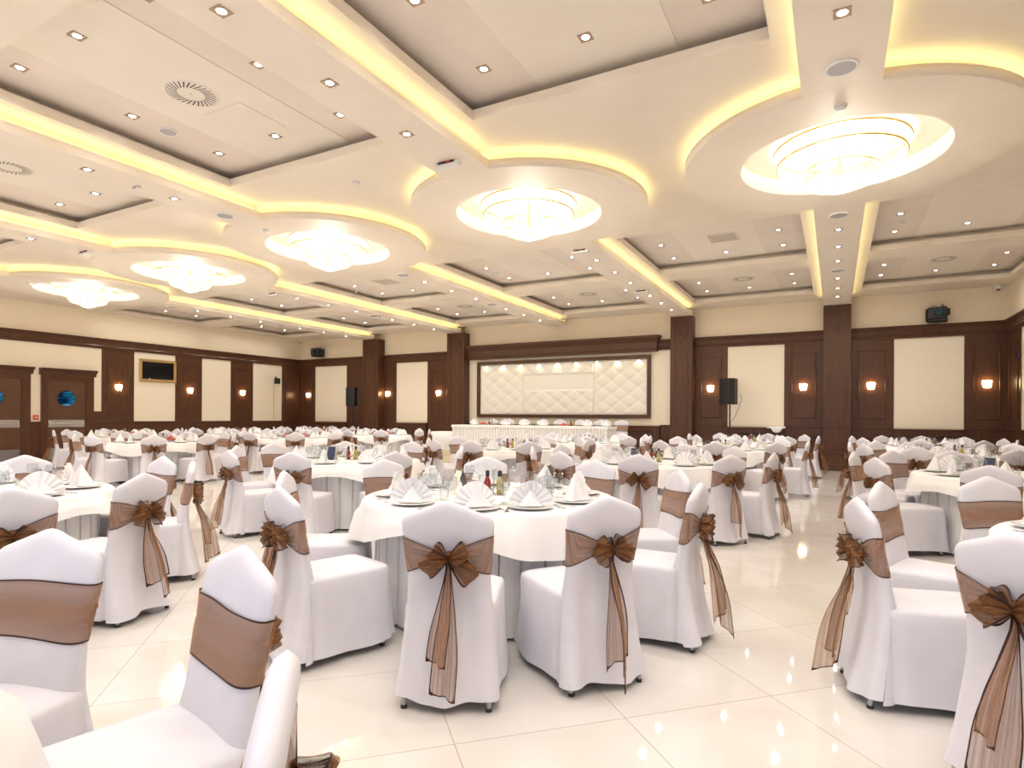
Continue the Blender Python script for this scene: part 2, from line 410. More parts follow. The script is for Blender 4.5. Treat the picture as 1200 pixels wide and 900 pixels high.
# radiator covers with diamond lattice
def radiator(a0, a1, label):
    t = thing('radiator_cover', label, 'radiator cover', ((a0 + a1) / 2, YW, 0)); w = (a1 - a0) / 2
    b = MB(); d = .13
    b.box(-w, w, -d - .03, -.001, 1.045, 1.085, .006)
    b.box(-w, -w + .16, -d, -.001, 0, 1.045); b.box(w - .16, w, -d, -.001, 0, 1.045)
    b.box(-w + .16, w - .16, -d, -.001, .93, 1.045); b.box(-w + .16, w - .16, -d, -.001, 0, .22)
    b.build('casing', M['wood'], t)
    b = MB(); ww = w - .16; b.add([(-ww, -.03, .22), (ww, -.03, .22), (ww, -.03, .93), (-ww, -.03, .93)], [(0, 1, 2, 3)]); b.build('back_board', M['greymesh'], t)
    b = MB(); st = .085; h = .71
    n = int((2 * ww + h) / st) + 1
    for k in range(n):
        for s in (-1, 1):
            x0 = -ww - h + k * st if s > 0 else -ww + k * st
            p = []
            for i in range(2):
                pass
            # clip the 45 degree bar to the opening
            ta, tb = 0, h
            xa = lambda t_: (x0 + t_) if s > 0 else (x0 + h - t_ - 0 * h) 
            lo, hi = ta, tb
            if s > 0: lo = max(lo, -ww - x0); hi = min(hi, ww - x0)
            else: lo = max(lo, x0 + h - ww - 0); hi = min(hi, x0 + h + ww)
            if hi - lo < .03: continue
            A, B_ = (xa(lo), .22 + lo), (xa(hi), .22 + hi)
            wv = .011; nx, nz_ = (wv * .7, -wv * .7) if s > 0 else (wv * .7, wv * .7)
            y_ = -.095 if s > 0 else -.102
            b.add([(A[0] - nx, y_, A[1] - nz_), (A[0] + nx, y_, A[1] + nz_), (B_[0] + nx, y_, B_[1] + nz_), (B_[0] - nx, y_, B_[1] - nz_),
                   (A[0] - nx, y_ + .02, A[1] - nz_), (A[0] + nx, y_ + .02, A[1] + nz_), (B_[0] + nx, y_ + .02, B_[1] + nz_), (B_[0] - nx, y_ + .02, B_[1] - nz_)],
                  [(0, 1, 2, 3), (7, 6, 5, 4), (0, 4, 5, 1), (2, 6, 7, 3), (1, 5, 6, 2), (0, 3, 7, 4)])
    b.build('lattice', M['wood'], t)
radiator(-18.72, -16.99, 'dark wood radiator cover with lattice beneath the cream panel nearest the far corner')
radiator(-14.49, -13.05, 'dark wood radiator cover with lattice below cream panel between two lit sconces, beside the stage')
radiator(-10.95, -4.55, 'long dark wood radiator cover with lattice behind the head table')
radiator(-2.66, -1.21, 'dark wood radiator cover with lattice and a white cloth lying on it')
radiator(1.28, 2.69, 'dark wood radiator cover with lattice on the wall below the projector')

# left wall runs
b = MB()
for a0, a1 in ((9.95, 10.90), (12.25, 13.21), (14.35, 15.30), (16.66, YW - .03)): wood_panel(b, 'left', a0, a1)
wbox(b, 'left', 9.73, 9.95, Z0, 1.42, .001, .03)
trim(b)
b = MB()
for a0, a1 in ((10.90, 12.25), (13.21, 14.35), (15.30, 16.66), (YF, 6.05)): wbox(b, 'left', a0, a1, Z0, Z1, .001, .012)
wbox(b, 'left', 6.05, 9.95, 2.635, Z1, .001, .012); wbox(b, 'left', 6.05, 6.5, Z0, 2.635, .001, .012); wbox(b, 'left', 8.12, 8.37, Z0, 2.635, .001, .012); wbox(b, 'left', 9.72, 9.95, 1.42, 2.635, .001, .012)
trim(b, 'panel')
b = MB()
for a0, a1 in ((YF, 6.05), (8.14, 8.37), (9.73, 10.9), (10.9, 12.25), (12.25, 13.21), (13.21, 14.35), (14.35, 15.3), (15.3, 16.66), (16.66, YW)): dado(b, 'left', a0, a1)
trim(b)
# right wall runs
b = MB()
for a0, a1 in ((16.52, YW - .03), (13.2, 14.3), (9, 10.1)): wood_panel(b, 'right', a0, a1)
trim(b)
b = MB()
for a0, a1 in ((14.3, 16.52), (10.1, 13.2), (4, 9)): wbox(b, 'right', a0, a1, Z0, Z1, .001, .012)
trim(b, 'panel')
b = MB()
for a0, a1 in ((16.52, YW), (14.3, 16.52), (13.2, 14.3), (10.1, 13.2), (9, 10.1), (YF, 9)): dado(b, 'right', a0, a1)
trim(b)

# doors in the left wall
def door(n, y0, y1):
    """leaf from y0 to y1"""
    b = MB(); b.box(XL + .005, XL + .055, y0, y1, .01, 2.29, .003); d = struct(b.build('door_%d' % n, M['doorw']))
    cs = MB()
    for a0, a1 in ((y0 - .16, y0), (y1, y1 + .22)):
        wbox(cs, 'left', a0, a1, 0, 2.29, .001, .075, .006); wbox(cs, 'left', a0 + .03, a1 - .03, .165, 2.26, .075, .088, .005)
        wbox(cs, 'left', a0 - .01, a1 + .01, 0, .16, .075, .1, .005)
    wbox(cs, 'left', y0 - .16, y1 + .22, 2.29, 2.44, .001, .075, .006)
    f = wf('left')
    prof = [(0, 2.44), (.09, 2.44), (.095, 2.5), (.12, 2.53), (.15, 2.56), (.19, 2.59), (.2, 2.6), (.2, 2.63), (0, 2.63)]
    cs.prism(prof, lambda d_, z, t: f(t, z, d_), y0 - .2, y1 + .27)
    cs.build('casing', M['wood'], d)
    cy = (y0 + y1) / 2 - .02; r = .235
    g = MB(); g.grid([[(XL + .057, cy + q * cos(2 * PI * k / 32), 1.78 + q * sin(2 * PI * k / 32)) for k in range(32)] for q in (.001, r)], cv=True); g.build('porthole', M['blueglass'], d)
    g = MB(); pr = [(r - .01, .056), (r, .066), (r + .025, .064), (r + .03, .055)]
    g.grid([[(XL + e_, cy + q * cos(2 * PI * k / 32), 1.78 + q * sin(2 * PI * k / 32)) for k in range(32)] for q, e_ in pr], cv=True); g.build('porthole_rim', M['wood'], d)
    g = MB(); g.box(XL + .055, XL + .06, y0 + .01, y1 - .03, .955, 1.165, .001); g.build('push_plate', M['steel'], d)
    g = MB(); g.box(XL + .06, XL + .10, y0 + .02, y0 + .08, 1.04, 1.09, .004); g.box(XL + .06, XL + .10, y1 - .2, y1 - .12, 1.04, 1.09, .004); g.tube([(XL + .105, y0 + .01, 1.065), (XL + .105, y1 - .1, 1.065)], .017, 8); g.build('push_bar', M['steel'], d)
    g = MB(); g.box(XL + .055, XL + .059, y0 + .01, y1 - .02, .03, .36, .001); g.build('kick_plate', M['steel'], d)
    g = MB()
    for z in (.5, 1.25, 2.0): g.tube([(XL + .06, y1 + .012, z - .05), (XL + .06, y1 + .012, z + .05)], .011, 8)
    g.build('hinge', M['steel'], d)
door(1, 6.70, 7.90)
door(2, 8.53, 9.50)

# ------------------------------------------------------------------ backdrop, cornice
b = MB(); f = wf('back')
prof = [(0, 3.29), (.17, 3.29), (.18, 3.36), (.20, 3.38), (.20, 3.56), (.22, 3.59), (.25, 3.63), (.29, 3.68), (.305, 3.70), (.305, 3.76), (0, 3.76)]
b.prism(prof, lambda d, z, t: f(t, z, d), -11.25, -4.62)
for z0, z1, d_ in ((3.565, 3.60, .215), (3.60, 3.65, .235), (3.65, 3.70, .27), (3.70, 3.76, .305)): wbox(b, 'back', -4.62, -4.62 + d_ - .2, z0, z1, .001, d_, .004)
o = tag(b.build('cornice_box', M['wood']), 'long dark wood cornice box projecting over the white padded backdrop', 'cornice')
bd = thing('padded_backdrop', 'cream button-tufted backdrop in a dark wood frame behind the head table', 'backdrop', (0, YW - .012, 0))
b = MB()
fx0, fx1, fz0, fz1, fw = -10.89, -4.83, 1.31, 3.205, .105
for p in ((fx0, fx1, fz0, fz0 + fw), (fx0, fx1, fz1 - fw, fz1), (fx0, fx0 + fw, fz0 + fw, fz1 - fw), (fx1 - fw, fx1, fz0 + fw, fz1 - fw)): b.box(p[0], p[1], -.10, 0, p[2], p[3], .008)
b.build('frame', M['wood'], bd)
def tuft(x0, x1, z0, z1, dx=.56, dz=.42, dep=.022):
    nx, nz_ = int((x1 - x0) / .026), int((z1 - z0) / .026); P = []
    x_c, z_c = (x0 + x1) / 2, (z0 + z1) / 2
    for j in range(nz_ + 1):
        r = []
        for i in range(nx + 1):
            x = x0 + (x1 - x0) * i / nx; z = z0 + (z1 - z0) * j / nz_
            p = (x - x_c) / dx + (z - z_c) / dz; q = (x - x_c) / dx - (z - z_c) / dz
            h = (abs(sin(PI * p)) * .5 + abs(sin(PI * q)) * .5) ** .6 * min(1, .35 + 1.2 * sqrt(abs(sin(PI * p) * sin(PI * q))))
            e_ = min(x - x0, x1 - x, z - z0, z1 - z); h *= sstep(0, .05, e_)
            r.append((x, -.025 - dep * h, z))
        P.append(r)
    b = MB(); b.grid(P)
    b.box(x0, x1, -.025, -.001, z0, z1)
    for p in range(-12, 13):
        for q in range(-12, 13):
            x = x_c + dx * (p + q) / 2; z = z_c + dz * (p - q) / 2
            if x0 + .06 < x < x1 - .06 and z0 + .06 < z < z1 - .06: b.ball(x, -.032, z, .016, .01, .016, 8, 4)
    return b
ix0, ix1, iz0, iz1 = fx0 + fw, fx1 - fw, fz0 + fw, fz1 - fw
tuft(ix0, -9.125, iz0, iz1).build('padded_panel', M['leather'], bd)
tuft(-6.625, ix1, iz0, iz1).build('padded_panel', M['leather'], bd)
tuft(-9.115, -6.635, 2.70, iz1).build('padded_panel', M['leather'], bd)
tuft(-9.115, -6.635, iz0, 2.22).build('padded_panel', M['leather'], bd)
b = MB(); b.box(-9.115, -6.635, -.02, -.001, 2.225, 2.695); b.build('plain_panel', M['leather'], bd)
for k in range(9):
    x = -10.55 + k * (5.35 / 8)
    t = thing('frame_spotlight', 'tiny spotlight under the backdrop frame head, %s of nine from the door end' % ('first second third fourth fifth sixth seventh eighth ninth'.split()[k]), 'spotlight', (x, YW - .098, 3.0995), 0, 'spotlights under the cornice')
    b = MB(); b.lathe([(.012, -.0005), (.012, -.008), (.009, -.009)], 12); b.build('bezel', M['steel'], t)
    b = MB(); b.lathe([(.0005, -.007), (.009, -.007)], 12); b.build('lens', M['light'], t)
    l = bpy.data.lights.new('spot', 'SPOT'); l.energy = 5; l.spot_size = rad(110); l.spot_blend = .7; l.color = (1, .86, .55); l.shadow_soft_size = .02
    lo = bpy.data.objects.new('spot', l); C.objects.link(lo); lo.location = (x, YW - .10, 3.085); lo.rotation_euler = (rad(8), 0, 0)

# ------------------------------------------------------------------ sconces
def sconce(loc, rz, label):
    t = thing('wall_sconce', label, 'wall lamp', loc, rz, 'lit crystal wall sconces')
    b = MB(); b.box(-.05, .05, -.018, 0, -.08, .10, .005); b.build('back_plate', M['brass'], t)
    b = MB(); P = []
    for z, r in ((.085, .09), (.06, .095), (.0, .088), (-.04, .075)):
        P.append([(r * cos(PI + PI * k / 12), -.018 + r * .9 * sin(PI + PI * k / 12), z) for k in range(13)])
    b.grid(P, smooth=False)
    b.build('shade', M['sconce'], t)
    b = MB()
    for k in range(1, 12):
        a = PI + PI * k / 12; x, y = .07 * cos(a), -.018 + .063 * sin(a); L_ = .035 + .025 * sin(PI * k / 12)
        b.add([(x - .008, y, -.042), (x, y - .008, -.042), (x + .008, y, -.042), (x, y + .008, -.042), (x, y, -.042 - L_)], [(0, 1, 4), (1, 2, 4), (2, 3, 4), (3, 0, 4), (0, 3, 2, 1)])
    b.build('crystal_drop', M['sconce'], t)
    b = MB(); b.tube([(0, -.02, .09), (0, -.035, .13), (0, -.03, .16)], [.012, .01, .004], 8); b.build('finial', M['brass'], t)
    return t
for x, w in zip((-19.07, -14.88, -12.54, -3.12, -.75, .79, 3.12),
                ('on the back wall panel closest to the far corner', 'on the back wall between the tall loudspeaker and its cream panel', 'on the back wall just before the tufted backdrop',
                 'on the back wall beside the black loudspeaker', 'on the back wall panel beside the widest pillar facing the aisle', 'on the back wall just past the aisle pillar', 'on the back wall under the projector end of the room')):
    sconce((x, YW - .032, 2.16), 0, 'lit crystal sconce ' + w)
for y, w in zip((10.43, 12.76, 14.83), ('beside the porthole door', 'just past the gold framed television', 'between the television and the far corner')):
    sconce((XL + .032, y, 2.16), rad(90), 'lit crystal sconce on the door wall ' + w)

# ------------------------------------------------------------------ ceiling fittings
dl = None
ORD = 'first second third fourth fifth sixth seventh eighth ninth tenth eleventh twelfth'.split()
spot_l = bpy.data.lights.new('downlight_beam', 'SPOT'); spot_l.energy = 31; spot_l.spot_size = rad(150); spot_l.spot_blend = .9; spot_l.color = (1, .95, .90); spot_l.shadow_soft_size = .03
def downlight(x, y, z, label, group):
    global dl
    lo = bpy.data.objects.new('downlight_beam', spot_l); C.objects.link(lo); lo.location = (x, y, z - .012)
    q = proj((x, y, z))
    if not q or not (-15 < q[0] < 1215 and -15 < q[1] < 915): return
    if dl is None:
        dl = thing('ceiling_downlight', label, 'downlight', (x, y, z), 0, group)
        b = MB(); s, r = .058, .034; n = 24
        sq = []
        for k in range(n):
            a = 2 * PI * k / n; m_ = max(abs(cos(a)), abs(sin(a))); sq.append((s * cos(a) / m_, s * sin(a) / m_))
        b.grid([[(p[0], p[1], 0) for p in sq], [(p[0], p[1], -.006) for p in sq], [(r * 1.15 * cos(2 * PI * k / n), r * 1.15 * sin(2 * PI * k / n), -.006) for k in range(n)], [(r * cos(2 * PI * k / n), r * sin(2 * PI * k / n), -.0015) for k in range(n)]], cv=True, smooth=False)
        b.build('bezel', M['bronze'], dl)
        b = MB(); b.lathe([(.0005, -.004), (.034, -.003)], 16); b.build('lens', M['light'], dl)
    else: dup(dl, (x, y, z), 0, label, group)
YB = [(-.9, .15, 1.2), (2.75, 3.79, 4.85), (10.39, 11.42, 12.46), (14.0, 15.04, 16.1)]
bn = ['aisle beam', 'second beam from the aisle pillar', 'third beam from the aisle pillar', 'fourth beam from the aisle pillar', 'fifth beam from the aisle pillar']
bn = ['aisle beam', 'second beam', 'third beam', 'fourth beam', 'fifth beam']
for k, X in enumerate(XB):
    back = [y for r in YB[2:] for y in r]; front = [y for r in YB[:2] for y in r][::-1]
    for i, y in enumerate(back): downlight(X, y, ZS + .001, '%s downlight behind the chandelier ring on the %s' % (ORD[i], bn[k]), 'downlights along the beams')
    for i, y in enumerate(front): downlight(X, y, ZS + .001, '%s downlight in front of the chandelier ring on the %s' % (ORD[i], bn[k]), 'downlights along the beams')
bayn = ['bay by the right wall', 'bay over the aisle tables', 'second bay from the aisle', 'third bay from the aisle', 'fourth bay from the aisle', 'bay by the door wall']
rown = ['overhead coffer', 'front coffer', 'coffer behind the rings', 'coffer by the back wall']
hn = ['door-side', 'middle', 'aisle-side']; vn = ['near', 'centre', 'far']
for k, (a, c) in enumerate(bays):
    mxx = (a + c) / 2
    for r in range(4):
        for i in range(3):
            for j in range(3):
                if i == 1 and j == 1: continue
                downlight(mxx + (i - 1) * 1.035, YB[r][j], ZC - (.006 if i == 1 else 0), 'downlight at %s %s of the %s, %s' % (vn[j], hn[i], rown[r], bayn[k]), 'downlights inside the coffers')
# round swirl air diffusers, square grilles
def diffuser(x, y, label):
    t = thing('air_diffuser', label, 'air vent', (x, y, ZC - .006), 0, 'round swirl air diffusers')
    b = MB(); b.lathe([(.001, -.006), (.10, -.008), (.25, -.008), (.262, -.002), (.265, 0)], 40); b.build('plate', M['ceil2'], t)
    b = MB()
    for k in range(28):
        a = 2 * PI * k / 28; tw = .55
        u = (cos(a), sin(a)); d = (cos(a + tw), sin(a + tw)); nn = (-d[1] * .006, d[0] * .006)
        p0 = (u[0] * .13, u[1] * .13); p1 = (p0[0] + d[0] * .115, p0[1] + d[1] * .115)
        b.add([(p0[0] - nn[0], p0[1] - nn[1], -.0095), (p0[0] + nn[0], p0[1] + nn[1], -.0095), (p1[0] + nn[0], p1[1] + nn[1], -.0095), (p1[0] - nn[0], p1[1] - nn[1], -.0095)], [(0, 1, 2, 3)])
    b.build('vent_slot', M['black'], t)
    b = MB(); b.ball(0, 0, -.008, .008, .008, .004, 8, 4); b.build('screw', M['steel'], t)
for k, (a, c) in enumerate(bays):
    mxx = (a + c) / 2
    if k in (2, 3): diffuser(mxx, 3.8, 'round swirl air diffuser in the front coffer, %s' % bayn[k])
    if k in (0, 1, 2, 3): diffuser(mxx, 15.0, 'round swirl air diffuser in the coffer by the back wall, %s' % bayn[k])
def grille(x, y, label):
    t = thing('air_grille', label, 'air vent', (x, y, ZC - .006))
    b = MB(); w = .27
    for p in ((-w, w, -w, -w + .03), (-w, w, w - .03, w), (-w, -w + .03, -w + .03, w - .03), (w - .03, w, -w + .03, w - .03)): b.box(p[0], p[1], p[2], p[3], -.012, 0, .003)
    b.build('frame', M['ceil'], t)
    b = MB()
    for k in range(13): q = -.23 + k * .0383; b.box(q - .005, q + .005, -w + .03, w - .03, -.01, -.003)
    for k in range(13): q = -.23 + k * .0383; b.box(-w + .03, w - .03, q - .005, q + .005, -.009, -.004)
    b.build('grid', M['cof'], t)
    b = MB(); b.box(-w + .03, w - .03, -w + .03, w - .03, -.0025, -.001); b.build('back_plate', M['greymesh'], t)
grille((bays[1][0] + bays[1][1]) / 2 + .1, 11.42, 'square white air grille in the coffer between the two widest beams, behind the big ring')
grille((bays[3][0] + bays[3][1]) / 2, 11.42, 'square white air grille in the coffer behind the middle chandelier')
# access hatches: a thin square panel
for x, y, lb in ((-5.85, 4.45, 'flush square access hatch beside the swirl diffuser in the front coffer'), (-5.85, 11.4, 'flush square access hatch in the coffer behind the second chandelier'), (2.05, 11.1, 'flush square access hatch in the coffer by the right wall')):
    b = MB(); b.box(x - .305, x + .305, y - .305, y + .305, ZC - .010, ZC - .0065); tag(b.build('access_hatch', M['ceil2']), lb, 'hatch')
# round ceiling loudspeakers
def cspeaker(x, y, z, label, r=.13):
    t = thing('ceiling_speaker', label, 'ceiling speaker', (x, y, z), 0, 'round ceiling speakers')
    b = MB(); b.lathe([(r, 0), (r, -.012), (r - .008, -.016), (r - .022, -.012)], 28); b.build('ring', M['white'], t)
    b = MB(); b.lathe([(.001, -.013), (r - .02, -.012)], 28); b.build('mesh_cover', M['greymesh'], t)
for k, X in enumerate(XB):
    for y, w in ((5.6, 'in front of'), (9.65, 'just behind'), (13.25, 'far behind')):
        if k in (1, 3): continue
        if proj((X, y, ZS)) and 0 < proj((X, y, ZS))[0] < 1200: cspeaker(X, y, ZS, 'round grey ceiling speaker %s the chandelier ring on the %s' % (w, bn[k]))
cspeaker(-6.87, 4.19, ZC, 'round white ceiling speaker inside the front coffer near its dark edge', .11)
def detector(x, y, z, label):
    t = thing('smoke_detector', label, 'smoke detector', (x, y, z), 0, 'smoke detectors')
    b = MB(); b.lathe([(.055, 0), (.056, -.012), (.05, -.016)], 18); b.build('base', M['white'], t)
    b = MB(); b.lathe([(.044, -.016), (.046, -.03), (.036, -.042), (.001, -.046)], 18); b.build('sensor_head', M['white'], t)
for x, y, z, lb in ((.03, 6.29, ZS, 'white smoke detector on the ring of the largest chandelier'), (-7.83, 6.33, ZS, 'white smoke detector on the ring of the third chandelier'), (-15.63, 6.45, ZS, 'white smoke detector on the ring of the chandelier closest to the doors'),
                    (-5.62, 5.96, ZP, 'white smoke detector on the flat ceiling between second and third rings'), (.98, 11.9, ZC, 'white smoke detector in the coffer by the right wall'), (-6.9, 11.9, ZC, 'white smoke detector in the coffer behind the second ring'), (-11.2, 11.9, ZC, 'white smoke detector in the coffer behind the fourth ring')):
    detector(x, y, z, lb)
def emergency(x, y, label, rz=0):
    t = thing('emergency_light', label, 'emergency light', (x, y, ZS), rz, 'emergency light boxes')
    b = MB(); b.box(-.155, .155, -.05, .05, -.055, 0, .01); b.build('housing', M['white'], t)
    b = MB(); b.box(-.11, .11, -.056, -.0505, -.026, -.004); b.build('tube_window', M['black'], t)
    b = MB(); b.box(.01, .055, -.06, -.0565, -.022, -.006); b.build('indicator', M['red'], t)
for x, y, lb in ((-3.9, 5.62, 'white emergency light box on the beam in front of the second chandelier ring'), (-3.9, 9.63, 'white emergency light box just behind the second chandelier ring'), (-3.9, 13.34, 'white emergency light box further along the beam behind the second ring'),
                 (-11.75, 5.7, 'white emergency light box in front of the fourth chandelier ring'), (-11.75, 9.73, 'white emergency light box just behind the fourth chandelier ring'), (-11.75, 13.3, 'white emergency light box near the far end of the fourth beam')):
    emergency(x, y, lb)
t = thing('ceiling_detector', 'small white and red sensor under the third beam in front of its ring', 'sensor', (-7.83, 4.37, ZS))
b = MB(); b.box(-.05, .05, -.03, .03, -.035, 0, .006); b.build('housing', M['white'], t); b = MB(); b.box(-.01, .03, -.033, -.0305, -.03, -.012); b.build('indicator', M['red'], t)

# ------------------------------------------------------------------ chandeliers
ch0 = None
chn = ['largest chandelier in the ring closest to us, crystal basket glowing', 'glowing crystal chandelier in the second ring, above the centre table', 'glowing crystal chandelier in the middle ring of five', 'glowing crystal chandelier in the fourth ring, above the left tables', 'glowing crystal chandelier in the ring closest to the doors']
def strands(prof, n, step, size):
    b = MB()
    for k in range(n):
        a = 2 * PI * k / n
        for (r0, z0), (r1, z1) in zip(prof, prof[1:]):
            L_ = sqrt((r1 - r0) ** 2 + (z1 - z0) ** 2); m_ = max(1, int(L_ / step))
            for i in range(m_):
                t_ = (i + .5) / m_; r = r0 + (r1 - r0) * t_; z = z0 + (z1 - z0) * t_; x, y = r * cos(a), r * sin(a); s = size
                b.add([(x - s, y, z), (x, y - s, z), (x + s, y, z), (x, y + s, z), (x, y, z + s * 1.25), (x, y, z - s * 1.25)], [(0, 1, 4), (1, 2, 4), (2, 3, 4), (3, 0, 4), (1, 0, 5), (2, 1, 5), (3, 2, 5), (0, 3, 5)])
    return b
for k, X in enumerate(XB):
    if ch0 is None:
        ch0 = t = thing('chandelier', chn[0], 'chandelier', (X, RY, ZS), 0, 'crystal chandeliers in the ceiling rings')
        for r, z in ((.68, .14), (.645, .0), (.39, -.12), (.18, -.27)):
            b = MB(); b.tube([(r * cos(2 * PI * i / 48), r * sin(2 * PI * i / 48), z) for i in range(48)], .011, 6, True); b.build('hoop', M['brass'], t)
        strands([(.68, .13), (.66, .06), (.645, .0)], 84, .026, .011).build('upper_strands', M['crystal'], t)['kind'] = 'stuff'
        strands([(.645, -.01), (.60, -.06), (.52, -.10), (.39, -.12)], 84, .028, .011).build('basket_strands', M['crystal'], t)['kind'] = 'stuff'
        strands([(.39, -.13), (.385, -.2), (.33, -.26), (.18, -.28)], 60, .026, .010).build('lower_strands', M['crystal'], t)['kind'] = 'stuff'
        strands([(.18, -.28), (.15, -.32), (.07, -.35)], 30, .022, .009).build('bottom_strands', M['crystal'], t)['kind'] = 'stuff'
        b = MB(); b.ball(0, 0, -.35, .03, .03, .03, 10, 6); b.build('finial', M['crystal'], t)
        b = MB(); b.tube([(0, 0, .19), (0, 0, -.33)], .014, 8)
        for i in range(8): a = 2 * PI * i / 8; b.tube([(0, 0, .1), (.66 * cos(a), .66 * sin(a), .135)], .006, 5)
        b.build('stem', M['brass'], t)
        for i in range(10):
            a = 2 * PI * i / 10
            b = MB(); b.ball(.45 * cos(a), .45 * sin(a), .03, .032, .032, .045, 8, 6); b.build('bulb', M['bulb'], t)
    else: dup(ch0, (X, RY, ZS), 0, chn[k])
    l = bpy.data.lights.new('chandelier_glow', 'POINT'); l.energy = 140; l.color = (1, .89, .75); l.shadow_soft_size = .25
    lo = bpy.data.objects.new('chandelier_glow', l); C.objects.link(lo); lo.location = (X, RY, ZS - .16)

# ------------------------------------------------------------------ banquet chairs
def ribbon(P, edge, ofs=0.0, fq=None):
    """grid P with same-shaped edge distances stored as uv.x; returns MB"""
    b = MB(); b.grid(P); m = len(P[0]) - 1; b.uv = [(e_, j / m * (fq[i] if fq else 1) + ofs) for i, r in enumerate(edge) for j, e_ in enumerate(r)]; return b
def join_uv(parts):
    b = MB(); b.uv = []
    for q in parts: b.add(q.v, q.f, True); b.uv += q.uv
    return b
W_ = [(.03, .245), (.2, .226), (.45, .203), (.60, .192), (.72, .203), (.80, .212), (.88, .214)]
YBK = [(.03, -.365), (.2, -.318), (.45, -.278), (.60, -.285), (.72, -.307), (.80, -.322), (.94, -.342)]
YFR = [(.03, -.2), (.45, -.19), (.60, -.225), (.72, -.250), (.80, -.264), (.94, -.288)]
CRN = [(0, 0), (.06, .0012), (.12, .0045), (.2, .0105), (.3, .020), (.4, .0275), (.5, .036), (.6, .0445), (.7, .053), (.8, .0615), (.88, .0695), (.93, .077), (.965, .086), (.985, .096), (1, .11)]
def crown_z(u):
    return .947 - lerp(CRN, abs(u))
def back_pt(u, s, side, off=0.0, seed=0):
    z = .045 + s * (crown_z(u) - .045); w = lerp(W_, z) + off
    yf, yb = lerp(YFR, z), lerp(YBK, z); mid, th = (yf + yb) / 2, (yf - yb) / 2 + off
    k = max(0, 1 - abs(u) ** 7) ** .5
    if s > .94: k *= sqrt(max(0, 1 - ((s - .94) / .06) ** 2))
    lo = (1 - s) ** 2
    fold = (.014 * sin(5.2 * u + seed) + .008 * sin(11 * u + 2 * seed)) * lo
    y = mid + side * th * k + (fold * k if side < 0 else 0)
    return (u * w, y, z + (.012 * sin(4 * u + seed) * (1 - s) ** 6))
def make_back(seed):
    b = MB(); US = [-1, -.985, -.965, -.93, -.88, -.8, -.7, -.6, -.5, -.4, -.3, -.2, -.1, 0]; US = US + [-q for q in US[-2::-1]]
    SS = [0, .06, .13, .2, .3, .4, .5, .6, .7, .78, .85, .9, .94, .965, .985, 1]
    b.grid([[back_pt(u, s, -1, 0, seed) for u in US] for s in SS]); b.grid([[back_pt(u, s, 1) for u in US] for s in SS])
    return b
def make_seat(seed):
    def outline(hw, y0, y1, r, n=7):
        p = []
        for (cx, cy, a0) in ((hw - r, y1 - r, 0), (-hw + r, y1 - r, PI / 2)):
            p += [(cx + r * cos(a0 + PI / 2 * i / n), cy + r * sin(a0 + PI / 2 * i / n)) for i in range(n + 1)]
        def seg(a, c, m): return [(a[0] + (c[0] - a[0]) * i / m, a[1] + (c[1] - a[1]) * i / m) for i in range(m)]
        right = seg((hw, y0), p[0], 7); top = p[:n + 1] + seg(p[n], p[n + 1], 8)[1:] + p[n + 1:]
        left = seg(p[-1], (-hw, y0), 7)[1:] + [(-hw, y0)]
        back = seg((-hw, y0), (hw, y0), 6)[1:]
        return right + top + left + back
    lv = [(.05, .240, .292, .05), (.12, .232, .285, .05), (.22, .225, .279, .05), (.33, .219, .274, .05), (.41, .214, .27, .05), (.443, .211, .266, .05), (.457, .204, .258, .048), (.464, .188, .243, .045), (.470, .12, .18, .04), (.472, .04, .05, .02)]
    P = []
    for z, hw, y1, r in lv:
        row = []
        y0 = -.235 if z < .455 else (-.235 if hw > .15 else (-.2 if hw > .1 else -.1))
        o = outline(hw, y0, y1, r); n = len(o)
        lo = max(0, (.43 - z) / .38) ** 1.4
        for i, (x, y) in enumerate(o):
            d = sqrt(x * x + y * y) + 1e-6; wv = (.011 * sin(2 * PI * 5 * i / n + seed) + .006 * sin(2 * PI * 11 * i / n + 2 * seed)) * lo
            cf = .016 * math.exp(-((abs(x) - hw) ** 2 + (y - y1 + .03) ** 2) / .0012) * min(1, lo * 4)  # corner pleat
            k = 1 + (wv - cf) / d
            row.append((x * k, y * k if y > -.2 else y, z + (.010 * sin(2 * PI * 3 * i / n + seed) if z < .06 else 0) + (.004 * cos(x * 9) if z > .46 else 0)))
        P.append(row)
    b = MB(); b.grid(P, cv=True); m_ = len(P[-1]); b.add(P[-1], [tuple(range(m_))], True)
    return b
def zs(z, u): return (z - .045) / (crown_z(u) - .045)
KN = (.012, 0, .688)          # knot
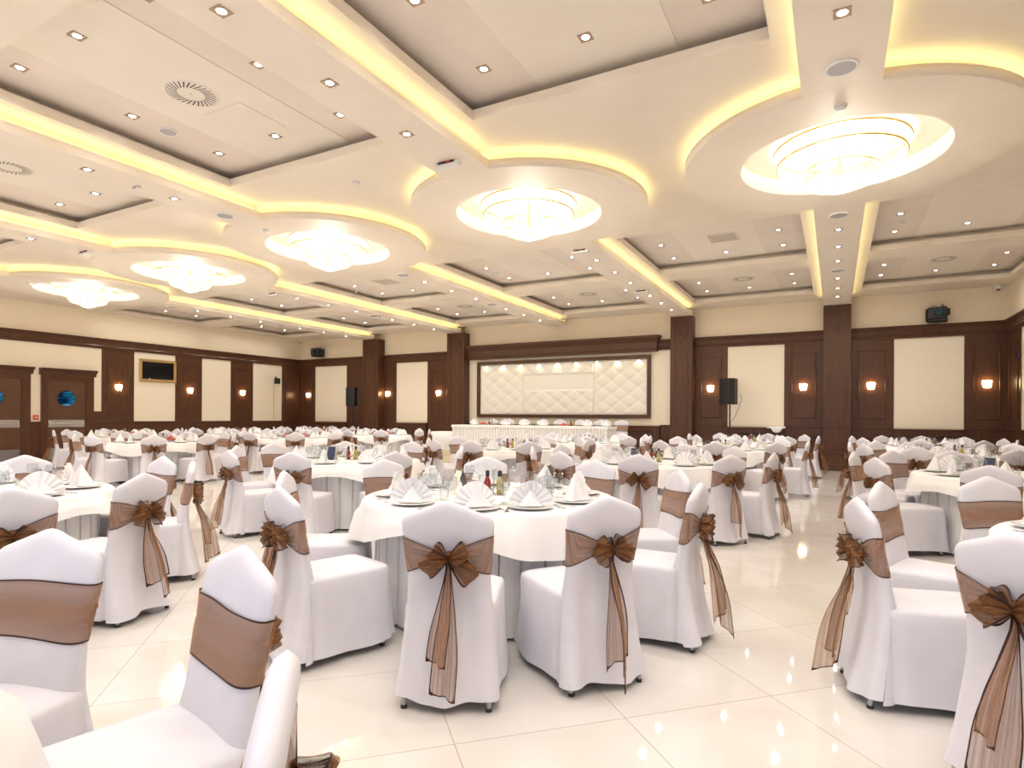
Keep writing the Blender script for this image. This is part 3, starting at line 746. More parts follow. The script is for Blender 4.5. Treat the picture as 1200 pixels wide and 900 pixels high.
def make_band(seed):
    rnd = random.Random(seed); n, m = 22, 9; P, E = [], []
    def pt(u, side, v):
        a = abs(u)
        if side > 0: z0, z1 = .608, .785
        else:
            q = sstep(0, 1, a) * .35 + a * .65
            z0 = .668 + (.608 - .668) * q; z1 = .716 + (.785 - .716) * q
        z0 += .006 * sin(3 * u + seed); z1 += .006 * sin(2.3 * u + 2 * seed)
        z = z0 + (z1 - z0) * v
        x, y, _ = back_pt(u, min(.9, zs(z, u)), side, .004)
        if side < 0:
            pin = 1 - sstep(0, .8, a)
            y -= .004 + .012 * pin + .0045 * sin(v * 21 + 3 * a + seed) * (.35 + pin) * (1 - a ** 6)
        else: y += .003 + .0025 * sin(v * 9 + 5 * u + seed) * (1 - a ** 6)
        return (x, y, z), (z1 - z0) * min(v, 1 - v)
    ul = [-.999, -.99, -.97, -.93, -.87, -.78, -.66, -.54, -.42, -.31, -.21, -.12, -.05, .05, .12, .21, .31, .42, .54, .66, .78, .87, .93, .97, .99, .999]
    seq = [(u, 1) for u in ul] + [(u, -1) for u in ul[::-1]]; fq = [.12 if sd > 0 else .12 + .88 * sstep(1, .75, abs(u)) if False else (.12 if sd > 0 else .12 + .88 * (1 - sstep(.75, 1, abs(u)))) for u, sd in seq] + [.12]
    vv = [0, .03, .1, .25, .4, .55, .7, .85, .93, .97, 1]
    for u, sd in seq:
        r = [pt(u, sd, v) for v in vv]; P.append([q[0] for q in r]); E.append([q[1] for q in r])
    P.append(P[0]); E.append(E[0])
    return ribbon(P, E, seed * 1.7, fq)
def make_loop(seed, s_):
    rnd = random.Random(seed * 7 + s_); L_ = rnd.uniform(.10, .135) * (1 if abs(s_) == 1 else .72); hs_ = 1 if s_ > 0 else -1; D = rnd.uniform(.045, .07); dr = rnd.uniform(-.6, .1) if abs(s_) == 1 else rnd.uniform(.2, .8); wd = rnd.uniform(.095, .125); ph = rnd.uniform(0, 6)
    n, m = 20, 12; P, E = [], []; yk = lerp(YBK, .69) - .022
    for i in range(n + 1):
        s = i / n; a = PI * s; x = L_ * sin(a) ** .9; y = -D * .5 - D * .55 * sin(2 * a) * .9; w = .024 + wd * sin(a) ** .8 * (1.12 - .5 * sin(a) ** 5)
        rp, re = [], []
        for j in range(m + 1):
            t = j / m - .5
            px = x * (1 - 1.5 * t * t) + .006 * sin(9 * t + ph) * sin(a); pl = .0075 * sin(19 * t + ph + 3 * s) + .004 * sin(33 * t + 2 * ph)
            z = t * w + dr * x * .6 - .1 * x * x / .1
            rp.append((KN[0] + hs_ * px, yk + y + pl, KN[2] + z)); re.append((.5 - abs(t)) * w)
        P.append(rp); E.append(re)
    return ribbon(P, E, seed + .37 * s_)
def make_tail(seed, k):
    rnd = random.Random(seed * 13 + k); n, m = 18, 12; L_ = rnd.uniform(.52, .61) if k else rnd.uniform(.40, .55); w1 = rnd.uniform(.10, .145); ph = rnd.uniform(0, 6); dx = rnd.uniform(-.03, .03) + (.022 if k else -.022); cut = rnd.uniform(-.05, .05); tw = rnd.uniform(.6, 1.4)
    P, E = [], []; yk = lerp(YBK, .69) - .026 - .012 * k
    for i in range(n + 1):
        s = i / n; rp, re = [], []; w = .022 + (w1 - .022) * sstep(0, .75, s)
        for j in range(m + 1):
            t = j / m - .5
            z = KN[2] - .01 - s * (L_ + cut * t * 2)
            fo = .013 * sin(2 * PI * 1.3 * t + ph + 1.2 * s) * sstep(0, .3, s) + .006 * sin(2 * PI * 2.7 * t + ph)
            sw = (.75 if k else -.55) * sstep(0, .5, s) * tw; x = KN[0] + dx * s + t * w * cos(sw) + .012 * sin(4 * s + ph) * s
            rp.append((x, yk - .065 * s - abs(sin(sw)) * w * .5 + t * w * sin(sw) + fo, z)); re.append(min((.5 - abs(t)) * w, (1 - s) * L_))
        P.append(rp); E.append(re)
    return ribbon(P, E, seed * .6 + k * .41)
def make_knot(seed):
    b = MB(); rnd = random.Random(seed); yk = lerp(YBK, .69) - .03; n, m = 14, 8; P = []
    for i in range(m + 1):
        th = PI * i / m
        P.append([(KN[0] + (.026 + .005 * sin(5 * a_ + seed)) * sin(th) * cos(a_), yk + (.02 + .004 * sin(4 * a_ + th * 3)) * sin(th) * sin(a_), KN[2] + .033 * cos(th) + .004 * sin(3 * a_)) for a_ in (2 * PI * k / n for k in range(n))])
    b.grid(P, cv=True); b.uv = [(.02, 0)] * len(b.v); return b
def leg_mesh():
    b = MB(); b.tube([(0, 0, .012), (0, 0, .085)], [.0125, .013], 10); c = MB(); c.tube([(0, 0, 0), (0, 0, .016)], .0145, 10)
    return b.mesh('leg', M['leg']), c.mesh('foot_cap', M['cap'])
LEG, FOOT = leg_mesh()
CH = []
for sd in range(4):
    d = {}
    d['back_cover'] = make_back(sd * 1.7).mesh('back_cover', M['cloth'], True)
    d['seat_cover'] = make_seat(sd * 1.3 + .4).mesh('seat_cover', M['cloth'], True)
    bd_, l1, l2, t1, t2, kn = make_band(sd), join_uv([make_loop(sd, -1), make_loop(sd, -2)]), join_uv([make_loop(sd, 1), make_loop(sd, 2)]), make_tail(sd, 0), make_tail(sd, 1), make_knot(sd)
    d['sash'] = bd_.mesh('sash', M['org']); d['bow_loop'] = [l1.mesh('bow_loop', M['orgd']), l2.mesh('bow_loop', M['orgd'])]
    d['tail'] = [t1.mesh('sash_tail', M['org']), t2.mesh('sash_tail', M['org'])]; d['knot'] = kn.mesh('bow_knot', M['orgd'])
    d['bow'] = join_uv([l1, l2, kn]).mesh('bow', M['orgd']); d['tails'] = join_uv([t1, t2]).mesh('sash_tails', M['org'])
    CH.append(d)
HOUR = 'twelve one two three four five six seven eight nine ten eleven'.split()
def clock(tx, ty, x, y):
    vd = Vector((tx, ty)).normalized(); d = Vector((x - tx, y - ty))
    fw_, rg = d.dot(vd), d.dot(Vector((vd.y, -vd.x)))
    return math.degrees(math.atan2(rg, fw_)) % 360
def hours(tx, ty, pts):
    """a clock hour for each place, all different"""
    a = [clock(tx, ty, *p) / 30 for p in pts]; order = sorted(range(len(pts)), key=lambda i: a[i]); out = [0] * len(pts); used = set()
    for i in order:
        h = round(a[i]) % 12
        for k in (0, 1, -1, 2, -2, 3):
            if (h + k) % 12 not in used: h = (h + k) % 12; break
        used.add(h); out[i] = h
    return [HOUR[h] for h in out]
n_ch = [0]
def chair(px, py, fx, fy, label, group, z=0.0):
    """peak of the back at px, py; facing fx, fy"""
    d = Vector((fx, fy)).normalized(); ox, oy = px + .315 * d.x, py + .315 * d.y
    if not seen(ox, oy, z + .1, z + .93): return None
    n_ch[0] += 1; v = CH[(n_ch[0] * 7 + n_ch[0] // 3) % 4]
    t = thing('banquet_chair', label, 'chair', (ox, oy, z), math.atan2(d.y, d.x) - PI / 2, group)
    D = proj((ox, oy, .5))[2]
    link('back_cover', v['back_cover'], t); link('seat_cover', v['seat_cover'], t)
    s = link('sash', v['sash'], t)
    if D < 7.5:
        for q in v['bow_loop']: link('bow_loop', q, s)
        for q in v['tail']: link('sash_tail', q, s)
        link('bow_knot', v['knot'], s)
    else: link('bow', v['bow'], s); link('sash_tails', v['tails'], s)
    if D < 12:
        for lx, ly, rx, ry in ((-.19, .215, 0, 0), (.19, .215, 0, 0), (-.195, -.318, rad(6), 0), (.195, -.318, rad(6), 0)):
            l = link('leg', LEG, t); l.location = (lx, ly, 0); l.rotation_euler = (-rx, 0, 0)
            if D < 7.5: link('foot_cap', FOOT, l)
    return t

# ------------------------------------------------------------------ round tables
TR = .90; TZ = .755
b = MB(); b.lathe([(.001, TZ - .02), (.86, TZ - .02), (.88, TZ - .012), (.88, TZ - .004), (.86, TZ), (.001, TZ)], 48, smooth=False); TOP = b.mesh('tabletop', M['white'])
b = MB(); b.tube([(0, 0, .03), (0, 0, TZ - .02)], .045, 12); b.lathe([(.3, 0), (.3, .015), (.05, .04), (.04, .06)], 24); PED = b.mesh('pedestal', M['leg'])
def skirt_mesh(seed):
    rnd = random.Random(seed); P = []; npl = 36; ang = []
    for k in range(npl):
        a0 = 2 * PI * (k + rnd.uniform(-.1, .1)) / npl; w = 2 * PI / npl
        ang += [(a0, 0), (a0 + .25 * w, .004), (a0 + .55 * w, .005), (a0 + .86 * w, .0), (a0 + .90 * w, -.026), (a0 + .95 * w, -.028)]
    for z, sc_, o in ((TZ - .03, .55, .0), (.6, .9, .0), (.35, 1.0, .004), (.02, 1.05, .012)):
        P.append([((.80 + o + d * sc_) * cos(a), (.80 + o + d * sc_) * sin(a), z) for a, d in ang])
    b = MB(); b.grid(P, cv=True, smooth=False); return b.mesh('pleated_skirt', M['linen'])
SK = [skirt_mesh(k) for k in range(3)]
def overlay_mesh(seed):
    rnd = random.Random(seed * 3 + 1); n = 120; p0, p1, p2 = (rnd.uniform(0, 6) for _ in range(3)); P = []
    for (r, dz, wv) in ((.02, 0, 0), (.4, 0, 0), (.84, 0, 0), (.885, -.004, 0), (.900, -.018, 0), (.905, -.05, .25), (None, .35, .55), (None, .7, .85), (None, 1, 1)):
        row = []
        for k in range(n):
            a = 2 * PI * k / n; drop = .195 + .055 * cos(4 * a + p0) + .02 * sin(3 * a + p1)
            wave = (.018 * sin(13 * a + p1) + .015 * sin(8 * a + p2) + .011 * sin(21 * a + p0)) * wv
            if r is None: rr = .912 + .042 * dz + wave; z = -drop * dz
            else: rr = r + wave; z = dz
            row.append((rr * cos(a), rr * sin(a), TZ + .006 + z))
        P.append(row)
    b = MB(); b.grid(P, cv=True); b.add(P[0], [tuple(range(n))], True); return b.mesh('tablecloth', M['linen'])
OV = [overlay_mesh(k) for k in range(3)]
ZT = TZ + .007
# place settings
def plate_mesh():
    b = MB(); b.lathe([(.001, .004), (.085, .004), (.10, .009), (.142, .015), (.145, .018), (.141, .019), (.10, .0135), (.085, .009), (.001, .009)], 28); return b.mesh('plate', M['china'])
def napkin_fan(seed):
    rnd = random.Random(seed); n = 19; P = []
    for r in (.012, .075, .135):
        row = []
        for k in range(n):
            a = rad(5) + rad(170) * k / (n - 1); z = .003 + r * sin(a) * (1 + .12 * sin(a) ** 6); x = -r * cos(a) * 1.05
            row.append((x, (.0065 if k % 2 else -.0065) * min(1, r / .08) - .045 * (z / .16) ** 1.3 + .03 * (1 - abs(k - 9) / 9) - .03 * abs(cos(a)) * r / .135, z))
        P.append(row)
    b = MB(); b.grid(P, smooth=False); b.grid([[(x, y + .0035, z) for x, y, z in r] for r in P], smooth=False)
    b.grid([P[-1], [(x, y + .0035, z) for x, y, z in P[-1]]], smooth=False)
    # folded foot that holds it up
    b.add([(-.10, .035, .002), (.10, .035, .002), (.06, -.06, .002), (-.06, -.06, .002), (0, .0, .10), (0, -.04, .06)], [(0, 1, 4), (1, 2, 5, 4), (2, 3, 5), (3, 0, 4, 5), (0, 3, 2, 1)])
    return b.mesh('napkin', M['napkin'])
def napkin_tent(seed):
    b = MB()
    ap = (0, .005, .16); F_ = [(-.10, .055), (-.06, -.055), (-.012, -.02), (0, -.075), (.012, -.02), (.065, -.05), (.10, .055), (.03, .045), (0, .07), (-.03, .045)]
    mid = [(x * .55 + ap[0] * .45, y * .55 + .002, .078 + (.008 if i % 2 else 0)) for i, (x, y) in enumerate(F_)]
    b.grid([[(x, y, .002) for x, y in F_], mid, [(ap[0] + x * .05, ap[1] + y * .05, .16 + (.004 if i % 2 else -.002)) for i, (x, y) in enumerate(F_)]], cv=True, smooth=False)
    b.add([(ap[0] + x * .05, ap[1] + y * .05, .16 + (.004 if i % 2 else -.002)) for i, (x, y) in enumerate(F_)], [tuple(range(10))])
    return b.mesh('napkin', M['napkin'])
def goblet(h, r, name):
    b = MB(); s = h / .17
    b.lathe([(.001, .002), (.032, .001), (.033, .003), (.012, .006), (.0045, .012), (.004, .05 * s), (.006, .075 * s), (r * .6, .085 * s), (r * .98, .11 * s), (r, .13 * s), (r * .88, h), (r * .86, h), (r * .97, .13 * s), (r * .94, .112 * s), (r * .55, .09 * s), (.001, .083 * s)], 16)
    return b.mesh(name, M['glass'])
def tumbler():
    b = MB(); b.lathe([(.001, .001), (.027, .001), (.028, .004), (.034, .105), (.0325, .105), (.0265, .010), (.001, .009)], 16); return b.mesh('water_tumbler', M['glass'])
def fork():
    b = MB(); b.add([(-.004, -.10, 0), (.004, -.10, 0), (.0022, .02, .003), (-.0022, .02, .003)], [(0, 1, 2, 3)])
    b.box(-.0045, .0045, -.10, -.04, 0, .0025); b.box(-.0022, .0022, -.04, .035, .0, .0025); b.box(-.011, .011, .035, .055, 0, .0025)
    for k in range(4): b.box(-.011 + k * .0065, -.0085 + k * .0065, .055, .095, .0, .0025)
    return b.mesh('fork', M['steel'])
def knife():
    b = MB(); b.box(-.0065, .0065, -.11, -.01, 0, .005, .002); b.prism([(-.0055, -.01), (.006, -.01), (.0075, .07), (.0, .11), (-.0055, .1)], lambda a, c, d: (a, c, d), .001, .0028); return b.mesh('knife', M['steel'])
PL, NF, NT, GB, WG, TU, FK, KF = plate_mesh(), napkin_fan(1), napkin_tent(2), goblet(.175, .037, 'water_goblet'), goblet(.15, .030, 'wine_glass'), tumbler(), fork(), knife()
def put(name, me, x, y, z, rz, label, cat, group):
    o = link(name, me); o.location = (x, y, z); o.rotation_euler = (0, 0, rz); return tag(o, label, cat, group)
def cruet(x, y, z, rz, label, group='cruet sets on the tables'):
    t = thing('cruet_set', label, 'cruet set', (x, y, z), rz, group); t.scale = (1.1, 1.1, 1.15)
    b = MB(); b.box(-.075, .075, -.04, .04, 0, .006, .002)
    b.tube([(-.075, -.04, .045), (.075, -.04, .045), (.075, .04, .045), (-.075, .04, .045)], .002, 5, True); b.tube([(0, 0, .005), (0, 0, .16)], .003, 6); b.lathe([(.001, .172), (.01, .166), (.01, .158), (.001, .152)], 8)
    for sx in (-.075, .075):
        for sy in (-.04, .04): b.tube([(sx, sy, .004), (sx, sy, .045)], .002, 5)
    b.build('rack', M['steel'], t)
    for k, (sx, m_) in enumerate(((-.042, 'ketchup'), (.042, 'oil'))):
        b = MB(); b.lathe([(.001, .008), (.021, .008), (.023, .012), (.023, .085), (.016, .10), (.011, .108), (.011, .122)], 12); q = b.build('bottle', M[m_], t); q.location = (sx, -.008, 0)
        b = MB(); b.lathe([(.0135, .118), (.0135, .15), (.011, .153), (.001, .153)], 12); b.build('cap', M['black'], q)
    for sx in (-.03, .03):
        b = MB(); b.lathe([(.001, .008), (.013, .008), (.014, .05), (.011, .055)], 10); q = b.build('shaker', M['water'], t); q.location = (sx, .025, 0)
        b = MB(); b.lathe([(.012, .054), (.012, .064), (.001, .069)], 10); b.build('cap', M['steel'], q)
def easel(x, y, z, rz, label):
    t = thing('table_card', label, 'table card', (x, y, z), rz, 'folding cards on the tables'); tl = .32
    for nm, m_, s in (('front_panel', 'card', 1), ('back_panel', 'navy', -1)):
        b = MB(); h = .17; dx = h * tl
        b.add([(s * (dx + .004), -.05, 0), (s * (dx + .004), .05, 0), (s * .002, .05, h), (s * .002, -.05, h), (s * (dx + .009), -.05, 0), (s * (dx + .009), .05, 0), (s * .007, .05, h), (s * .007, -.05, h)],
              [(0, 1, 2, 3), (7, 6, 5, 4), (0, 4, 5, 1), (2, 6, 7, 3), (1, 5, 6, 2), (0, 3, 7, 4)])
        b.build(nm, M[m_], t)
def roses(x, y, z, label, n=5):
    t = thing('rose_arrangement', label, 'flowers', (x, y, z), random.uniform(0, 6), 'coral flower arrangements')
    b = MB(); b.lathe([(.001, .0), (.05, .0), (.055, .012), (.045, .03), (.001, .03)], 16); b.build('dish', M['china'], t)
    for k in range(n):
        a = 2 * PI * k / (n - 1); r = .06 if k < n - 1 else 0; cz = .06 if k < n - 1 else .10
        b = MB()
        for lay, (rr, hh, m_) in enumerate(((.02, .03, 3), (.032, .024, 5), (.042, .014, 6))):
            for p in range(m_):
                a0 = 2 * PI * p / m_ + lay; P = []
                for i in range(4):
                    P.append([(rr * (.35 + .65 * sin(PI / 2 * i / 3)) * cos(a0 + w), rr * (.35 + .65 * sin(PI / 2 * i / 3)) * sin(a0 + w), -.02 + hh * i / 1.6) for w in (-.7, -.35, 0, .35, .7)])
                b.grid(P)
        q = b.build('rose', M['coral'], t); q.location = (r * cos(a), r * sin(a), cz)
    b = MB()
    for k in range(7):
        a = 2 * PI * k / 7 + .3; b.add([(.04 * cos(a), .04 * sin(a), .035), (.085 * cos(a - .3), .085 * sin(a - .3), .05), (.125 * cos(a), .125 * sin(a), .03), (.085 * cos(a + .3), .085 * sin(a + .3), .05)], [(0, 1, 2, 3)])
    b.build('leaves', M['leaf'], t)

def pol(cx, cy, r, *angs): return [(cx + r * cos(rad(a)), cy + r * sin(rad(a))) for a in angs]
TABLES = [
 ('front centre table', (-2.2, 3.72), [(-1.59, 2.30), (-1.01, 2.87), (-2.71, 2.29), (-3.42, 3.02), (-3.59, 4.25), (-2.99, 4.98), (-2.0, 5.11), (-1.12, 4.65), (-.72, 3.76)]),
 ('front left table', (-5.47, 1.87), [(-4.14, 2.34), (-3.89, 1.52), (-5.63, 3.31), (-4.84, 3.18), (-6.85, 2.8)] + pol(-5.47, 1.87, 1.5, 180, -140, -100, -55)),
 ('cut-off corner table', (-1.86, -.37), [(-2.37, 1.05), (-1.57, 1.2), (-.80, .69)]),
 ('front right table', (1.6, 3.8), [(.56, 2.67), (.10, 3.48), (.25, 4.45), (.93, 5.22)] + pol(1.6, 3.8, 1.47, 75, 35, -5, -45, -85)),
 ('second right table', (1.62, 7.7), [(.39, 7.02), (.19, 8.08), (.62, 8.76), (1.28, 9.12), (1.15, 6.33)] + pol(1.62, 7.7, 1.43, 62, 22, -20, -62)),
 ('third right table', (1.65, 11.4), pol(1.65, 11.4, 1.43, -151, 174, 135, -116, 87, -71, 50, -30, 10)),
 ('back right table', (1.7, 15.1), pol(1.7, 15.1, 1.38, 161, -146, 121, -101, 88, 56, -60, 20, -16)),
 ('second centre table', (-2.05, 7.55), [(-.96, 6.59), (-.60, 7.31), (-1.25, 8.68), (-1.95, 8.95), (-2.98, 8.6), (-2.74, 6.21), (-1.83, 6.20), (-3.49, 6.99), (-3.46, 7.85)]),
 ('third centre table', (-1.85, 11.5), pol(-1.85, 11.5, 1.45, -45, -3, -84, -124, 135, 92, 48, -170)),
 ('back centre table', (-1.75, 15.1), pol(-1.75, 15.1, 1.42, -53, -7, 40, 80, 128, -96, -138, 178)),
 ('second left table', (-5.5, 5.75), [(-5.88, 4.28), (-5.02, 4.4), (-6.75, 5.03), (-7.0, 5.80), (-6.55, 6.75), (-5.65, 7.22), (-4.28, 6.5), (-4.22, 5.10)]),
 ('third left table', (-5.2, 9.45), pol(-5.2, 9.45, 1.45, -86, -48, 8, -153, 164, 123, 86, 46, -121)),
 ('fourth left table', (-4.95, 12.62), pol(-4.95, 12.62, 1.38, -69, -31, 5, 40, 74, 109, 183, -112, 146)),
 ('near door-side table', (-12.4, 7.4), pol(-12.4, 7.4, 1.45, -34, 4, -78, -128, 165, 125, 85, 45)),
 ('middle door-side table', (-12.0, 10.6), pol(-12, 10.6, 1.45, -41, -2, -84, -125, 160, 125, 88, 44, -163)),
 ('far door-side table', (-12.0, 13.85), pol(-12, 13.85, 1.45, -49, -88, -125, 0, 38, 75, 112, 150, -165)),
 ('near wall-side table', (-16.3, 8.8), pol(-16.3, 8.8, 1.45, -30, 10, 50, 90, 130, 170, -70, -110, -150)),
 ('middle wall-side table', (-16.3, 12.1), pol(-16.3, 12.1, 1.45, -40, 0, 40, 80, 120, 160, -80, -120, -160)),
 ('far wall-side table', (-16.3, 15.4), pol(-16.3, 15.4, 1.45, -45, -5, 35, 75, 115, 155, -85, -125, -165)),
]
WHERE = {'front centre table': 'in the middle beside the aisle', 'front left table': 'at the left edge', 'cut-off corner table': 'mostly out of frame', 'front right table': 'at the right edge, only its rim showing'}
random.seed(11)
for ti, (tn, (cx, cy), peaks) in enumerate(TABLES):
    rz = random.uniform(0, 6)
    t = thing('round_table', 'round table under white pleated skirt, %s%s' % (tn, ' ' + WHERE[tn] if tn in WHERE and tn != 'front right table' else ''), 'table', (cx, cy, 0), rz, 'round banquet tables')
    link('tabletop', TOP, t); link('pedestal', PED, t); link('pleated_skirt', SK[ti % 3], t)
    o = link('tablecloth', OV[ti % 3]); o.location = (cx, cy, 0); o.rotation_euler = (0, 0, rz)
    if ti == 2: o.scale = (1.12, 1.12, 1)
    tag(o, 'white cloth with wavy hem covering the %s' % tn, 'tablecloth', 'white cloths over the round tables')
    hs = hours(cx, cy, peaks); near = proj((cx, cy, .7)); D = near[2] if near else .5
    for (px, py), h in zip(peaks, hs):
        fx, fy = cx - px, cy - py
        rr = math.hypot(fx, fy)
        if rr < 1.445 and ti != 2: px, py = cx - fx * 1.445 / rr, cy - fy * 1.445 / rr
        q = Vector((fx, fy)).normalized().dot(Vector((px, py)).normalized())
        st = 'from behind with brown bow' if q > .45 else ('facing us with flat brown sash' if q < -.45 else 'side-on with brown sash')
        if ti < 4:
            px, py = px * .972, py * .972; fx, fy = cx - px, cy - py; rr = math.hypot(fx, fy)
            if rr < 1.445 and ti != 2: px, py = cx - fx * 1.445 / rr, cy - fy * 1.445 / rr
        chair(px, py, fx, fy, 'white covered chair %s, %s o\'clock of %s' % (st, h, tn), 'chairs around the ' + tn)
        a = math.atan2(py - cy, px - cx)
        P = lambda r, da: (cx + r * cos(a + da), cy + r * sin(a + da))
        if not seen(*P(.66, 0), .76, .85, .1, 10): continue
        pw = '%s o\'clock of %s' % (h, tn)
        x, y = P(.68, 0); put('dinner_plate', PL, x, y, ZT, 0, 'white plate under a folded napkin, ' + pw, 'plate', 'plates on the ' + tn)
        k = (HOUR.index(h) + ti) % 3
        put('napkin', NT if k == 1 else NF, x, y, ZT + .0192, a - PI / 2 + random.choice((-1, 1)) * random.uniform(.2, 1.0) + (PI if k == 2 else 0), '%s white napkin standing at %s' % ('pyramid folded' if k == 1 else 'fan folded', pw), 'napkin', 'napkins on the ' + tn)
        x, y = P(.50, .30); put('water_goblet', GB, x, y, ZT, 0, 'stemmed water goblet beside plate at ' + pw, 'glass', 'goblets on the ' + tn)
        x, y = P(.46, .10); put('water_tumbler', TU, x, y, ZT, 0, 'straight clear tumbler behind plate at ' + pw, 'glass', 'tumblers on the ' + tn)
        if D < 5.2:
            x, y = P(.57, .20 + .12); put('wine_glass', WG, x + .02 * cos(a), y + .02 * sin(a), ZT, 0, 'small stemmed wine glass at ' + pw, 'glass', 'wine glasses on the ' + tn) if False else None
            x, y = P(.70, .27); put('knife', KF, x, y, ZT + .001, a + PI / 2, 'steel knife beside plate at ' + pw, 'knife', 'knives on the ' + tn)
            x, y = P(.70, -.27); put('fork', FK, x, y, ZT + .001, a + PI / 2, 'steel fork beside plate at ' + pw, 'fork', 'forks on the ' + tn)
            x, y = P(.42, -.14); put('wine_glass', WG, x, y, ZT, 0, 'small stemmed wine glass at ' + pw, 'glass', 'wine glasses on the ' + tn)
    if not seen(cx, cy, .76, .9, .1, 10): continue
    vd = Vector((cx, cy)).normalized(); rg = Vector((vd.y, -vd.x))
    cpos = Vector((cx, cy)) + rg * (.03 if ti != 4 else .2) + vd * .02
    cruet(cpos.x, cpos.y, ZT, math.atan2(rg.y, rg.x) + random.uniform(-.3, .3), 'cruet set with red and yellow bottles at centre of the %s' % tn)
    if tn in ('front centre table', 'second right table', 'second left table', 'third right table', 'second centre table'):
        e_ = Vector((cx, cy)) - rg * (.22) + vd * .06
        easel(e_.x, e_.y, ZT, math.atan2(rg.y, rg.x) + (PI + .45 if ti == 0 else 1.2), 'folding ivory and navy card standing on the %s' % tn)
    if 'door-side' in tn or 'wall-side' in tn:
        for s, w in ((-.2, 'door end'), (.22, 'stage end')):
            e_ = Vector((cx, cy)) + rg * s - vd * .12; roses(e_.x, e_.y, ZT, 'small coral rose arrangement at the %s of the %s' % (w, tn))

# ------------------------------------------------------------------ stage, head table
b = MB(); b.box(-10.45, -4.4, 14.3, 14.75, 0.001, .16, .004); b.box(-10.45, -4.4, 14.75, 17.2, .001, .32, .004)
tag(b.build('stage', M['stage']), 'low glossy cream stage with one step carrying the head table', 'stage')
SZ = .32; hx0, hx1, hy0, hy1, hz = -10.33, -5.35, 15.2, 15.9, 1.075
t = thing('head_table', 'long head table with white pleated skirt on the low stage', 'table', ((hx0 + hx1) / 2, (hy0 + hy1) / 2, SZ))
hw, hd = (hx1 - hx0) / 2, (hy1 - hy0) / 2
b = MB(); b.box(-hw, hw, -hd, hd, hz - SZ - .03, hz - SZ - .008); b.build('tabletop', M['white'], t)
b = MB(); P = [[], []]
def pl_line(x0, y0, x1, y1, nx, ny):
    L_ = sqrt((x1 - x0) ** 2 + (y1 - y0) ** 2); n = int(L_ / .085)
    for k in range(n):
        for f_, d in ((0, .012), (.35, .014), (.7, .012), (.8, -.018), (.92, -.02)):
            q = (k + f_) / n; yield (x0 + (x1 - x0) * q + nx * d, y0 + (y1 - y0) * q + ny * d)
pts = list(pl_line(-hw, -hd, hw, -hd, 0, -1)) + list(pl_line(hw, -hd, hw, hd, 1, 0)) + list(pl_line(hw, hd, -hw, hd, 0, 1)) + list(pl_line(-hw, hd, -hw, -hd, -1, 0))
b.grid([[(x, y, .01) for x, y in pts], [(x, y, hz - SZ - .05) for x, y in pts]], cv=True, smooth=False); b.build('pleated_skirt', M['linen'], t)
b = MB(); q = lambda d, z: [(-hw - d, -hd - d, z), (hw + d, -hd - d, z), (hw + d, hd + d, z), (-hw - d, hd + d, z)]
b.grid([q(.028, -.075), q(.026, -.012), q(.016, 0), q(-.2, .001)], cv=True, smooth=False); b.add(q(-.2, .001), [(0, 1, 2, 3)])
o = tag(b.build('tablecloth', M['linen']), 'white cloth over the long head table on the stage', 'tablecloth'); o.location = ((hx0 + hx1) / 2, (hy0 + hy1) / 2, hz)
for k, x in enumerate((-9.70, -9.10, -8.54, -7.92, -7.33, -6.68, -6.03, -5.40)):
    chair(x, 16.58, 0, -1, 'white covered chair behind the head table, %s from the stage\'s door end' % ORD[k], 'chairs behind the head table', SZ)
for k, x in enumerate((-9.85, -8.75, -8.12, -7.5, -6.12, -5.55)):
    put('dinner_plate', PL, x, 15.72, hz + .002, 0, 'white plate on the head table, %s from its door end' % ORD[k], 'plate', 'plates on the head table')
    o = put('napkin', NF, x, 15.72, hz + .0215, random.uniform(-.3, .3), 'fan folded white napkin on head table, %s from its door end' % ORD[k], 'napkin', 'napkins on the head table'); o.scale = (1.25, 1.25, 1.1)
for x, w in ((-9.42, 'door end'), (-6.75, 'aisle end')):
    t = thing('fruit_plate', 'plate of red fruit slices on head table near its %s' % w, 'fruit plate', (x, 15.5, hz + .002))
    link('plate', PL, t)
    for k in range(7):
        a = 2 * PI * k / 6; r = .075 if k < 6 else 0; b = MB(); b.ball(0, 0, .035, .034, .03, .024, 8, 5); q_ = b.build('fruit_slice', M['red'], t); q_.location = (r * cos(a), r * sin(a), .0 if k < 6 else .03)
    cruet(x + .27, 15.5, hz + .002, .1, 'cruet set on head table beside the fruit near its %s' % w)
# small draped table at the stage's end
t = thing('side_table', 'low side table under a plain pale cloth at the stage end', 'table', (-11.0, 15.9, 0))
b = MB(); b.box(-.42, .42, -.3, .3, .82, .84, .003); b.build('tabletop', M['white'], t)
for sx in (-.38, .38):
    for sy in (-.26, .26): b = MB(); b.tube([(sx, sy, 0), (sx, sy, .82)], .015, 8); b.build('leg', M['leg'], t)
b = MB(); P = []
for d, z, wv in ((-.2, .844, 0), (.0, .844, 0), (.02, .835, 0), (.03, .5, .6), (.05, .03, 1)):
    row = []
    for k in range(64):
        a = 2 * PI * k / 64; m_ = max(abs(cos(a)) / .43, abs(sin(a)) / .31); r = 1 / m_ + d + .015 * sin(9 * a) * wv; row.append((r * cos(a), r * sin(a), z))
    P.append(row)
b.grid(P, cv=True); b.add(P[0], [tuple(range(64))], True)
o = tag(b.build('tablecloth', M['linen']), 'plain pale cloth draped over the low side table at the stage end', 'tablecloth'); o.location = (-11.0, 15.9, 0)

